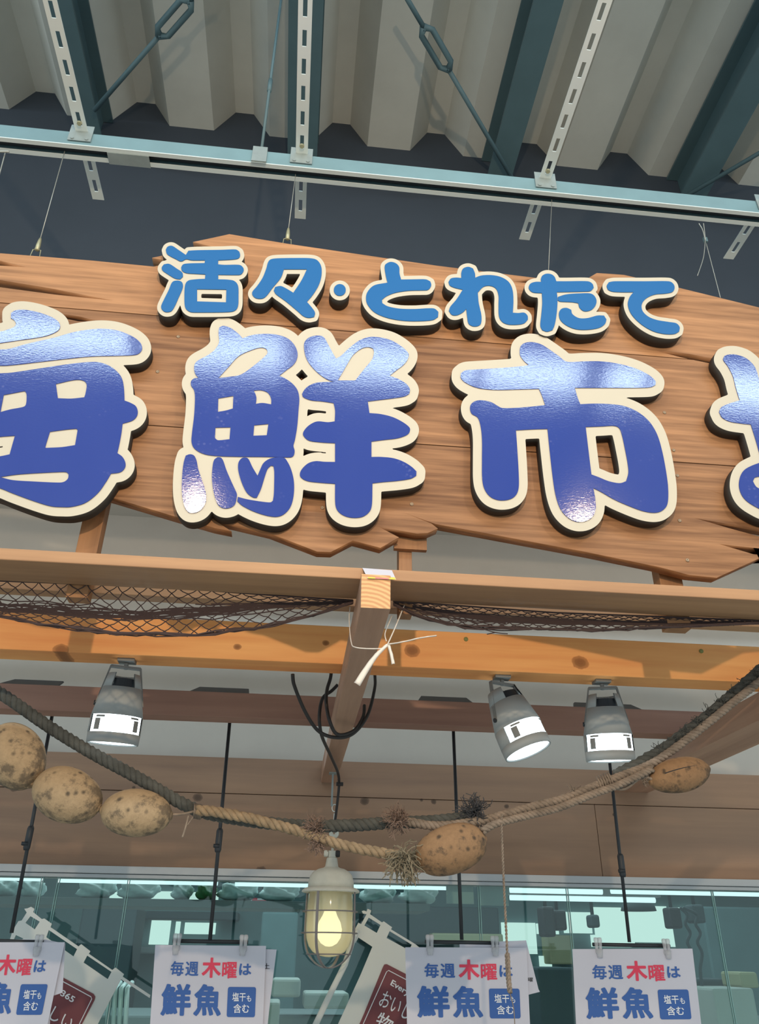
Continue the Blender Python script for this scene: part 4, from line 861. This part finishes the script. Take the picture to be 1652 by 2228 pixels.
# ---------------------------------------------------------------- hanging posters
def hanger(pts, bar, plate, label):
    e = thing('poster_hanger', at(pts[-1][0], pts[-1][1], 2.73), label, 'hanger', 'black rod hangers behind the middle beam')
    top = at(pts[0][0], pts[0][1], 2.73); bot = at(pts[1][0], pts[1][1], 2.73); HY = 2.73
    m = MB(); m.tube([(top.x, HY, Z(.758)), (bot.x, HY, bot.z)], .0058, 8); m.build('rod', M['black'], e, True)
    c = Vector((top.x, HY, top.z)).lerp(Vector((bot.x, HY, bot.z)), .56); m = MB(); m.lathe([(.0001, .035), (.008, .035), (.0105, .028), (.0105, -.028), (.008, -.035), (.0001, -.035)], c, 12); m.box(c.x - .014, c.x + .004, HY - .016, HY, c.z - .022, c.z - .012); m.build('clamp', M['black'], e, True)
    a = at(bar[0], bar[1], HY); b_ = at(bar[2], bar[3], HY); m = MB(); m.tube([a, b_], .0055, 8); m.build('crossbar', M['black'], e, True)
    q0 = at(plate[0], plate[1], 2.68); q1 = at(plate[2], plate[3], 2.68); zb = Z(.759); hh = .042; w = (q1.x - q0.x) * .13
    m = MB(); m.hexa([(q0.x, 2.64, zb), (q1.x, 2.64, zb), (q1.x - w * .3, 2.72, zb + hh), (q0.x + w, 2.72, zb + hh), (q0.x, 2.65, zb), (q1.x, 2.65, zb), (q1.x - w * .3, 2.735, zb + hh), (q0.x + w, 2.735, zb + hh)])
    m.box(min(q0.x, top.x) , max(q1.x - w, top.x), 2.722, 2.738, zb, zb + .01); m.build('base_plate', M['black'], e)
    for u in (.06, .94):
        c = a.lerp(b_, u); m = MB()
        for s in (-1, 1): m.lathe([(.0001, .018), (.006, .017), (.0075, .010), (.006, .004), (.005, -.01), (.006, -.022), (.004, -.028), (.0001, -.028)], c + Vector((s * .006, -.008, .002)), 12)
        m.tube([c + Vector((0, -.012, -.012)), c + Vector((0, -.012, -.036))], [.011, .008], 10); m.build('clip', M['clip'], e, True)
    return e
hanger([(105, 1590), (25, 2030)], (-60, 2046, 95, 2050), (8, 1470, 135, 1480), 'black rod hanger of the poster cut by the left edge')
hanger([(498, 1585), (457, 2045)], (376, 2047, 540, 2050), (415, 1490, 545, 1498), 'black rod hanger crossing the rope lashing at the left')
hanger([(987, 1600), (1005, 2045)], (925, 2049, 1085, 2052), (905, 1510, 1025, 1520), 'black rod hanger behind the orange float and frayed rope')
hanger([(1333, 1690), (1370, 2050)], (1290, 2055, 1458, 2058), (1240, 1530, 1390, 1540), 'rightmost black rod hanger under the facing spotlight')

def poster(tl, tr, bl, br, label, back=None):
    """corners in the photograph; the sheet hangs in one plane"""
    PY = 2.722; A, B_, C_, D_ = (at(p[0], p[1], PY) for p in (tl, tr, bl, br))
    e = thing('poster', A.lerp(B_, .5), label, 'poster', 'fish day posters on rod hangers')
    def sheet(u, v, y=0): q_ = A.lerp(B_, u).lerp(C_.lerp(D_, u), v); return Vector((q_.x, q_.y - y, q_.z))
    m = MB(); n = 6; vs = []
    for j in range(n + 1):
        for i in range(n + 1): vs.append(sheet(i / n, j / n))
    vs += [v + Vector((0, .0012, 0)) for v in vs]; K = (n + 1) ** 2
    fs = [(j * 7 + i, j * 7 + i + 1, j * 7 + i + 8, j * 7 + i + 7) for j in range(n) for i in range(n)]; fs += [tuple(K + x for x in reversed(f)) for f in fs]
    rim = [i for i in range(7)] + [j * 7 + 6 for j in range(1, 7)] + [42 + i for i in range(5, -1, -1)] + [j * 7 for j in range(5, 0, -1)]
    fs += [(a, K + a, K + b_, b_) for a, b_ in zip(rim, rim[1:] + rim[:1])]
    m.add(vs, fs); m.build('sheet', M['paper'], e)
    sh1 = lambda u, v: sheet(u, v, .0012); sh2 = lambda u, v: sheet(u, v, .0022)
    m = MB(); print_text(m, '毎', (.150, .112, .268, .213), sh1, .022); print_text(m, '週', (.282, .114, .400, .213), sh1, .022); print_text(m, 'は', (.765, .125, .875, .205), sh1, .03); m.build('blue_lettering', M['ink_blue'], e); m = MB()
    print_text(m, '鮮', (.085, .268, .348, .480), sh1, .038); print_text(m, '魚', (.375, .268, .618, .480), sh1, .038); m.build('blue_lettering', M['ink_blue'], e)
    m = MB(); print_text(m, '木', (.430, .085, .600, .225), sh1, .034); print_text(m, '曜', (.612, .114, .745, .228), sh1, .022); m.build('red_lettering', M['ink_red'], e)
    m = MB(); cs = []
    u0, v0, u1, v1, r = .672, .285, .925, .485, .016
    for cu_, cv, a0 in ((u1 - r, v0 + r, -90), (u1 - r, v1 - r, 0), (u0 + r, v1 - r, 90), (u0 + r, v0 + r, 180)):
        for q_ in range(5): a = math.radians(a0 + q_ * 22.5); cs.append(sh1(cu_ + r * math.cos(a), cv + r * math.sin(a)))
    m.add(cs, [tuple(range(len(cs)))]); bd = m.build('badge', M['ink_blue'], e)
    m = MB(); print_text(m, '塩干', (.715, .322, .835, .382), sh2, .012); print_text(m, 'も', (.845, .340, .885, .382), sh2, .012); print_text(m, '含む', (.730, .398, .870, .458), sh2, .012); m.build('white_lettering', M['ink_white'], bd)
    return e
H = 330
poster((-106, 2050), (141, 2050), (-130, 2390), (70, 2390), 'poster hanging cut off at the left edge below the rod')
poster((338, 2056), (579, 2058), (316, 2390), (566, 2392), 'poster hanging left of the ship lamp')
poster((882, 2061), (1146, 2062), (890, 2393), (1161, 2393), 'poster crossed by the hanging string')
poster((1246, 2065), (1507, 2064), (1262, 2396), (1546, 2394), 'rightmost poster on its own rod')
def spare(pts, Y, label, marks=()):
    e = thing('paper_sheet', at(pts[0][0], pts[0][1], Y), label, 'paper', 'sheets tucked behind the posters')
    P_ = [at(x, y, Y) for x, y in pts]; n = len(P_); m = MB(); m.add(P_ + [v + Vector((0, .001, 0)) for v in P_], [tuple(range(n)), tuple(range(2 * n - 1, n - 1, -1))] + [(i, (i + 1) % n, n + (i + 1) % n, n + i) for i in range(n)]); m.build('sheet', M['paper'], e)
    if marks:
        m = MB()
        for body, (x0, y0, x1, y1) in marks: print_text(m, body, (0, 0, 1, 1), lambda u, v: at(x0 + (x1 - x0) * u, y0 + (y1 - y0) * v, Y - .001), .01)
        m.build('lettering', M['ink_black'], e)
spare([(440, 2060), (602, 2066), (588, 2178), (575, 2300), (430, 2300)], 2.729, 'paper sheet peeping out behind the poster left of the lamp', [('土', (574, 2096, 587, 2108))])
spare([(1000, 2052), (1145, 2046), (1172, 2152), (1175, 2158), (1010, 2200)], 2.729, 'tilted paper sheet behind the string-crossed poster', [('曜', (1149, 2127, 1160, 2136))])
spare([(20, 2044), (98, 2044), (142, 2053), (136, 2160), (111, 2168), (104, 2330), (20, 2330)], 2.729, 'torn paper sheet behind the poster at the left edge')

# ---------------------------------------------------------------- flag-shaped boards
def flag(name, cloth, holes, panel, rim, texts, pole, label, Y=3.18):
    e = thing('flag_board', at(cloth[0][0], cloth[0][1], Y), label, 'flag sign', 'flag shaped boards at the glass'); org = at(cloth[0][0], cloth[0][1], Y)
    me = fill2d(px_loops([cloth] + holes, Y, org), .006); me.materials.append(M['flag_white']); link('board', me, e, org)
    if pole: m = MB(); m.tube([at(x, y, Y - .012) for x, y in pole], .0105, 10); m.build('pole', M['flag_white'], e, True)
    me = fill2d(px_loops([panel], Y - .002, org), .0018); me.materials.append(M['flag_brown']); pn = link('panel', me, e, org + Vector((0, -.002, 0)))
    m = MB(); m.tube([at(x, y, Y - .0035) for x, y in rim], .0014, 4); 
    for body, (x0, y0), (ux, uy), (vx, vy), bold in texts:
        print_text(m, body, (0, 0, 1, 1), lambda u, v: at(x0 + ux * u + vx * v, y0 + uy * u + vy * v, Y - .0042), bold)
    m.build('white_lettering', M['ink_white'], pn); return e
c6 = lambda pts: tf(pts, 0, 1840, 2.7533); c7 = lambda pts: tf(pts, 500, 1780, 3.304)
flag('a', c6([(145, 378), (165, 375), (185, 366), (206, 378), (198, 398), (250, 440), (265, 436), (310, 468), (302, 488), (470, 604), (486, 590), (540, 632), (532, 648), (672, 745), (692, 730), (742, 770), (735, 785), (900, 895), (896, 912), (725, 800), (610, 1020), (560, 1120), (500, 1300), (100, 1300), (60, 900), (60, 560), (75, 510), (110, 452), (130, 448), (160, 400)]),
     [c6([(182, 422), (238, 455), (208, 502), (152, 462)]), c6([(292, 505), (462, 620), (440, 664), (276, 548)]), c6([(522, 658), (668, 756), (645, 800), (500, 700)]), c6([(95, 535), (140, 556), (100, 590), (70, 588)])],
     c6([(340, 770), (560, 888), (571, 905), (566, 925), (480, 1090), (430, 1200), (200, 1200), (240, 960)]), c6([(352, 800), (545, 905), (550, 918), (440, 1140)]),
     [('365', tuple(c6([(378, 862)])[0]), (76 / 2.7533, 46 / 2.7533), (-20 / 2.7533, 34 / 2.7533), .02), ('しい', tuple(c6([(330, 960)])[0]), (120 / 2.7533, 75 / 2.7533), (-40 / 2.7533, 76 / 2.7533), .004)],
     None, 'white flag-shaped board with brown panel, leaning behind the two left posters')
flag('b', c7([(950, 668), (965, 664), (985, 672), (992, 652), (1018, 664), (1008, 690), (1095, 750), (1108, 742), (1168, 785), (1160, 800), (1335, 906), (1400, 960), (1500, 1020), (1440, 1500), (700, 1640), (775, 1490), (940, 1130), (1026, 925), (925, 858), (905, 900), (900, 800), (925, 752), (945, 762), (985, 690), (958, 686)]),
     [c7([(1000, 715), (1085, 768), (1058, 826), (968, 772)]), c7([(1150, 812), (1310, 910), (1290, 950), (1128, 862)])],
     c7([(1100, 1075), (1112, 1052), (1130, 1050), (1420, 1200), (1400, 1600), (880, 1600), (960, 1420)]), c7([(960, 1480), (1128, 1105), (1142, 1095), (1400, 1230)]),
     [('Every', tuple(c7([(1172, 1160)])[0]), (130 / 3.304, 82 / 3.304), (-25 / 3.304, 50 / 3.304), .02), ('おいしい', tuple(c7([(1115, 1235)])[0]), (290 / 3.304, 150 / 3.304), (-50 / 3.304, 110 / 3.304), .002), ('物', tuple(c7([(1085, 1385)])[0]), (105 / 3.304, 60 / 3.304), (-50 / 3.304, 110 / 3.304), .008)],
     c7([(915, 800), (880, 890), (830, 1050), (720, 1270), (610, 1500), (560, 1610)]), 'white flag-shaped board with brown panel and pole right of the ship lamp')

# ---------------------------------------------------------------- glass front and what stands behind it
m = MB(); m.box(-2.6, 3.0, 3.29, 3.36, Z(.252), Z(.277)); struct(m, 'trim_1', M['alu'], 'upper aluminium rail above the glass panes', 'trim', bevel=.001)
m = MB(); m.box(-2.6, 3.0, 3.305, 3.36, Z(.238), Z(.2505)); struct(m, 'trim_2', M['alu'], 'lower aluminium rail above the glass panes', 'trim', bevel=.001)
edges = [-2.6] + [at(x, 2000, 3.33).x for x in (75, 112, 268, 1045, 1240, 1560)] + [3.0]
for i in range(len(edges) - 1):
    a, c = edges[i] + .002, edges[i + 1] - .002; w = bpy.data.objects.new('window_%d' % (i + 1), None); COL.objects.link(w); w.location = ((a + c) / 2, 3.33, Z(-.6)); tag(w, ['clear glass pane at the left edge behind the cut-off poster', 'narrow glass pane between two joints at the top of the left flag board', 'glass pane just right of the left flag board top', 'widest glass pane, behind the ship lamp', 'glass pane behind the hanging string', 'glass pane behind the rightmost poster', 'glass pane at the right edge of the front'][i], 'glass pane', 'glass panes of the front', 'structure')
    m = MB(); m.box(a + .003, c - .003, 3.327, 3.333, Z(-.8), Z(.238)); m.build('pane', M['pane'], w)
    m = MB(); m.box(a, a + .003, 3.327, 3.333, Z(-.8), Z(.238)); m.box(c - .003, c, 3.327, 3.333, Z(-.8), Z(.238)); m.build('edge', M['pane_edge'], w)
m = MB(); m.box(-4.5, 5.2, 7.0, 7.06, 0, Z(1.2)); struct(m, 'wall_inner', M['shop_wall'], 'teal grey rear wall inside the shop', 'wall')
m = MB(); m.box(-4.5, 5.2, 3.43, 7.0, Z(1.1), Z(1.16)); struct(m, 'ceiling_shop', M['shop_dark'], 'dark ceiling inside the shop', 'ceiling')
m = MB(); m.box(-4.6, -4.5, 3.3, 7.1, 0, Z(1.2)); struct(m, 'wall_left', M['shop_wall'], 'left side wall inside the shop', 'wall')
m = MB(); m.box(5.2, 5.3, 3.3, 7.1, 0, Z(1.2)); struct(m, 'wall_right', M['shop_wall'], 'right side wall inside the shop', 'wall')

def pbox(name, x0, y0, x1, y1, Y, depth, mat, label, cat, group=None, bev=.004, struct_=False):
    a = at(x0, y1, Y); c = at(x1, y0, Y); m = MB(); zl = 0 if name in ('cabinet', 'machine', 'counter', 'white_sack') and y1 > 2060 else min(a.z, c.z); m.box(a.x, c.x, Y, Y + depth, zl, max(a.z, c.z))
    if name == 'speaker':
        e = thing('hanging_box', (a.x, Y, min(a.z, c.z)), label, cat, group); m.build('box', mat, e, bevel=bev); m = MB(); m.tube([((a.x + c.x) / 2, Y + depth / 2, max(a.z, c.z)), ((a.x + c.x) / 2, Y + depth / 2, Z(1.1))], .01, 8); m.build('pole', M['shop_dark'], e, True); return e
    return tag(m.build(name, mat, bevel=bev), label, cat, group, 'structure' if struct_ else None)
def tube_light(x0, y0, x1, y1, Y, label, r=.012):
    a = at(x0, y0, Y); c = at(x1, y1, Y); c.z = a.z; c.y = a.y; e = thing('fluorescent_lamp', a.lerp(c, .5), label, 'lamp', 'fluorescent tubes inside the shop')
    m = MB(); m.tube([a, c], r, 10); m.build('tube', M['tube_glow'], e, True); m = MB(); m.box(a.x - .02, c.x + .02, Y - .03, Y + .03, a.z + r, a.z + r + .035); m.build('housing', M['alu'], e)
    for x in (a.x + .06, c.x - .06): m = MB(); m.tube([(x, Y, a.z + r + .03), (x, Y, Z(1.1 if Y > 3.45 else .24))], .002, 5); m.build('cord', M['steel'], e)
tube_light(-30, 1908, 92, 1910, 3.50, 'leftmost fluorescent tube just inside the glass'); tube_light(127, 1913, 474, 1921, 3.50, 'long fluorescent tube inside the glass left of the ship lamp'); tube_light(512, 1921, 990, 1930, 3.50, 'fluorescent tube inside the glass behind the ship lamp')
tube_light(1110, 1936, 1310, 1938, 3.50, 'bright short fluorescent tube right of the hanging string'); tube_light(1330, 1938, 1700, 1944, 3.50, 'fluorescent tube at the upper right of the glass')
tube_light(1110, 1953, 1425, 1956, 4.15, 'lower rear fluorescent tube right of the string', .012)
# shelf and bags under the tubes
sy = 3.75; a = at(700, 1962, sy).z
m = MB(); m.box(-2.5, .62, sy, sy + .3, a - .03, a); tag(m.build('shelf', M['shop_grey'], bevel=.003), 'long grey shelf holding plastic bags inside the glass', 'shelf')
rnd = random.Random(11)
def bag(x0, x1, y0, y1, mat, label):
    p0 = at(x0, y1, sy + .12); p1 = at(x1, y0, sy + .12); c = (p0 + p1) / 2; rx = (p1.x - p0.x) / 2; rz = (p1.z - p0.z) / 2 * 1.15; m = MB(); vs = []
    for i in range(13):
        th = math.pi * i / 12
        for j in range(20):
            fi = math.tau * j / 20; w = 1 + .16 * math.sin(3 * fi + i) * math.sin(th) + rnd.uniform(-.07, .07)
            vs.append(Vector((c.x + rx * w * max(0.0, math.sin(th)) ** .6 * math.cos(fi), c.y + .1 * w * max(0.0, math.sin(th)) ** .6 * math.sin(fi), a + .001 + (1 - math.cos(th)) * rz * (w if i > 6 else 1))))
    m.add(vs, [(i * 20 + j, i * 20 + (j + 1) % 20, i * 20 + 20 + (j + 1) % 20, i * 20 + 20 + j) for i in range(12) for j in range(20)])
    tag(m.build('plastic_bag', mat, smooth=True), label, 'bag', 'plastic bags on the shop shelf')
for x0, x1, mt, lb_ in ((-20, 40, 'bag', 'crumpled pale bag at the left end of the shop shelf'), (45, 95, 'bag', 'pale bag beside the first pane joint'), (165, 250, 'bag', 'pale bag filled round, left on the shelf'), (255, 345, 'bag', 'pale bag in the middle left of the shelf'),
                        (372, 420, 'bag', 'pale bag left of the green bag'), (425, 470, 'bag_green', 'dark green bag on the shop shelf'), (475, 560, 'bag', 'pale bag above the red board'), (565, 650, 'bag', 'pale bag just left of the ship lamp'), (785, 860, 'bag', 'pale bag just right of the ship lamp'), (872, 950, 'bag', 'pale bag at the right end of the shelf')):
    bag(x0, x1, 1930, 1962, M[mt], lb_)
pbox('paper_note', 972, 1928, 1030, 1966, 3.40, .002, M['shop_pale'], 'pale paper note taped inside the glass left of the string', 'paper', 'notes inside the glass', 0); pbox('paper_note', 1045, 1930, 1105, 1970, 3.40, .002, M['shop_pale'], 'pale paper note taped inside the glass behind the string', 'paper', 'notes inside the glass', 0)
# red board with white strokes
e = thing('red_board', at(535, 1960, 4.6), 'red board with white strokes seen through the glass left of the ship lamp', 'board'); org = at(480, 1976, 4.6)
me = fill2d(px_loops([[(478, 1975), (498, 1948), (600, 1958), (575, 1976)]], 4.6, org), .01); me.materials.append(M['red']); link('panel', me, e, org); m = MB()
for x0, y0, x1, y1 in ((521, 1950, 525, 1974), (521, 1952, 540, 1955), (536, 1953, 540, 1974), (521, 1971, 540, 1974), (545, 1953, 549, 1975), (560, 1955, 590, 1958)):
    p0 = at(x0, y1, 4.594); p1 = at(x1, y0, 4.594); m.box(p0.x, p1.x, 4.592, 4.596, p0.z, p1.z)
m.build('white_stroke', M['ink_white'], e)
for px in (505, 570): p = at(px, 1950, 4.605); m = MB(); m.tube([p, Vector((p.x, p.y, Z(1.1)))], .002, 5); m.build('cord', M['rubber'], e)
# bright openings of the rear wall
ORD = ['upper row first', 'upper row second', 'upper row third', 'upper row fourth', 'upper row fifth', 'middle row first', 'middle row second', 'middle row third', 'middle row fourth', 'middle row fifth', 'middle row sixth', 'middle row seventh', 'middle row eighth', 'middle row ninth', 'middle row tenth', 'middle row eleventh', 'lower row first', 'lower row second']
nW = [20]
def opening(x0, y0, x1, y1, Y=6.96):
    o = pbox('window_%d' % nW[0], x0, y0, x1, y1, Y, .03, M['day'], ORD[nW[0] - 20] + ' bright rear window of the shop, counting from the left of its row', 'window', 'bright rear windows of the shop', 0, True); nW[0] += 1
for r in ((210, 1940, 236, 1960), (237, 1938, 268, 1960), (290, 1940, 322, 1966), (325, 1940, 400, 1970), (410, 1942, 476, 1972), (323, 2003, 372, 2055), (379, 2005, 393, 2040), (400, 2008, 470, 2032), (1096, 2008, 1165, 2075), (1170, 2010, 1215, 2032), (1230, 1985, 1285, 2030), (1300, 1975, 1372, 2052), (1378, 1972, 1450, 2050), (1452, 1980, 1475, 2060), (1480, 1975, 1515, 2010), (1525, 2005, 1552, 2072), (1180, 2080, 1200, 2150), (1290, 2035, 1372, 2060)): opening(*r)
SHOP = [('wall_panel', 300, 1985, 520, 2000, 6.8, .2, 'shop_dark', 'dark lintel over the left rear windows', 'panel'), ('cabinet', 130, 1975, 300, 2260, 6.2, .4, 'shop_dark', 'dark tall cabinet behind the left flag board', 'cabinet'),
        ('cabinet', 560, 1985, 650, 2130, 6.0, .4, 'shop_wall', 'teal cabinet left of the ship lamp', 'cabinet'), ('cabinet', 790, 1975, 1085, 2050, 6.6, .4, 'shop_dark', 'dark cabinet right of the ship lamp', 'cabinet'),
        ('speaker', 1186, 1972, 1206, 2038, 4.6, .12, 'black', 'black slim box hanging inside the glass, left one of a close pair', 'box'), ('speaker', 1209, 1980, 1232, 2024, 4.7, .12, 'black', 'black box hanging inside the glass, right one of a close pair', 'box'), ('speaker', 1290, 1990, 1305, 2018, 4.6, .1, 'shop_dark', 'small dark box hanging left of the hood', 'box'),
        ('speaker', 1463, 1974, 1481, 2020, 4.6, .1, 'black', 'black box hanging above the rightmost poster', 'box'), ('speaker', 1512, 1968, 1532, 2008, 4.6, .1, 'shop_dark', 'dark box hanging right of the rightmost poster', 'box'), ('cabinet', 1555, 1975, 1700, 2140, 5.6, .5, 'shop_wall', 'teal grey cabinet at the right edge behind the glass', 'cabinet'),
        ('bucket_box', 1198, 2035, 1246, 2098, 6.8, .2, 'beige', 'beige box on the rear counter left of the rightmost poster', 'box'), ('roll', 940, 2032, 1095, 2052, 6.43, .165, 'beige', 'long beige roll behind the string-crossed poster', 'roll'),
        ('crate', 590, 2130, 655, 2170, 4.6, .3, 'shop_pale', 'pale crate below the ship lamp at its left', 'crate'), ('crate', 660, 2160, 760, 2195, 4.6, .3, 'shop_pale', 'pale crate below the ship lamp', 'crate'), ('crate', 560, 2180, 610, 2300, 4.3, .3, 'shop_pale', 'pale tall crate beside the left poster edge', 'crate'),
        ('machine', 1185, 2105, 1250, 2300, 4.5, .28, 'shop_dark', 'dark machine between the two right posters', 'machine'), ('machine', 1520, 2130, 1600, 2300, 4.5, .28, 'shop_dark', 'dark machine right of the rightmost poster', 'machine'), ('white_sack', 1575, 2150, 1640, 2300, 4.15, .3, 'shop_pale', 'pale sack at the lower right behind the glass', 'sack'),
        ('tray', 290, 2060, 345, 2075, 6.7, .3, 'shop_grey', 'grey tray left of the second poster', 'tray'), ('counter', 100, 2215, 1700, 2320, 4.8, .6, 'shop_grey', 'grey rear counter along the shop', 'counter'), ('cap_box', 1615, 2115, 1648, 2150, 4.3, .2, 'beige', 'small beige box at the right edge above the sack', 'box')]
for s in SHOP: pbox(s[0], s[1], s[2], s[3], s[4], s[5], s[6], M[s[7]], s[8], s[9], None, .012)
for k in range(4):
    x = 232 + k * 13; e = at(x, 2260, 4.2); f = at(x + 6, 2150, 4.2); m = MB(); m.tube([e, f, f + Vector((.01, .05, .02))], .011, 8); tag(m.build('pipe', M['steel_light'], smooth=True), ['leftmost', 'second', 'third', 'rightmost'][k] + ' shiny upright steel pipe behind the left flag board', 'pipe', 'steel pipes behind the flag')
e = thing('hood_lamp', at(1390, 1965, 4.4), 'dark domed hanging hood with copper cap inside the glass', 'lamp'); c = at(1390, 1982, 4.4)
m = MB(); m.lathe([(.0001, .075), (.03, .072), (.06, .055), (.085, .02), (.09, 0), (.086, 0), (.055, .05), (.0001, .065)], c, 28); m.build('hood', M['shop_dark'], e, True); m = MB(); m.lathe([(.0001, .12), (.03, .115), (.05, .09), (.035, .07), (.0001, .07)], c, 20); m.build('cap', M['beige'], e, True)
m = MB(); m.tube([c + Vector((0, 0, .11)), Vector((c.x, c.y, Z(1.1)))], .004, 6); m.build('cord', M['rubber'], e)
e = thing('curly_cable', at(1510, 2040, 4.4), 'dark wavy cables hanging behind the rightmost poster', 'cable')
m = MB()
for ox in (0, 22): m.tube(path3([(1480 + ox * .3, 1975), (1495 + ox, 1990), (1492 + ox, 2010), (1502 + ox, 2030), (1496 + ox, 2050), (1506 + ox, 2075), (1502 + ox, 2110), (1508 + ox, 2160)], 4.4), .008, 6)
m.build('cable', M['shop_dark'], e, True)
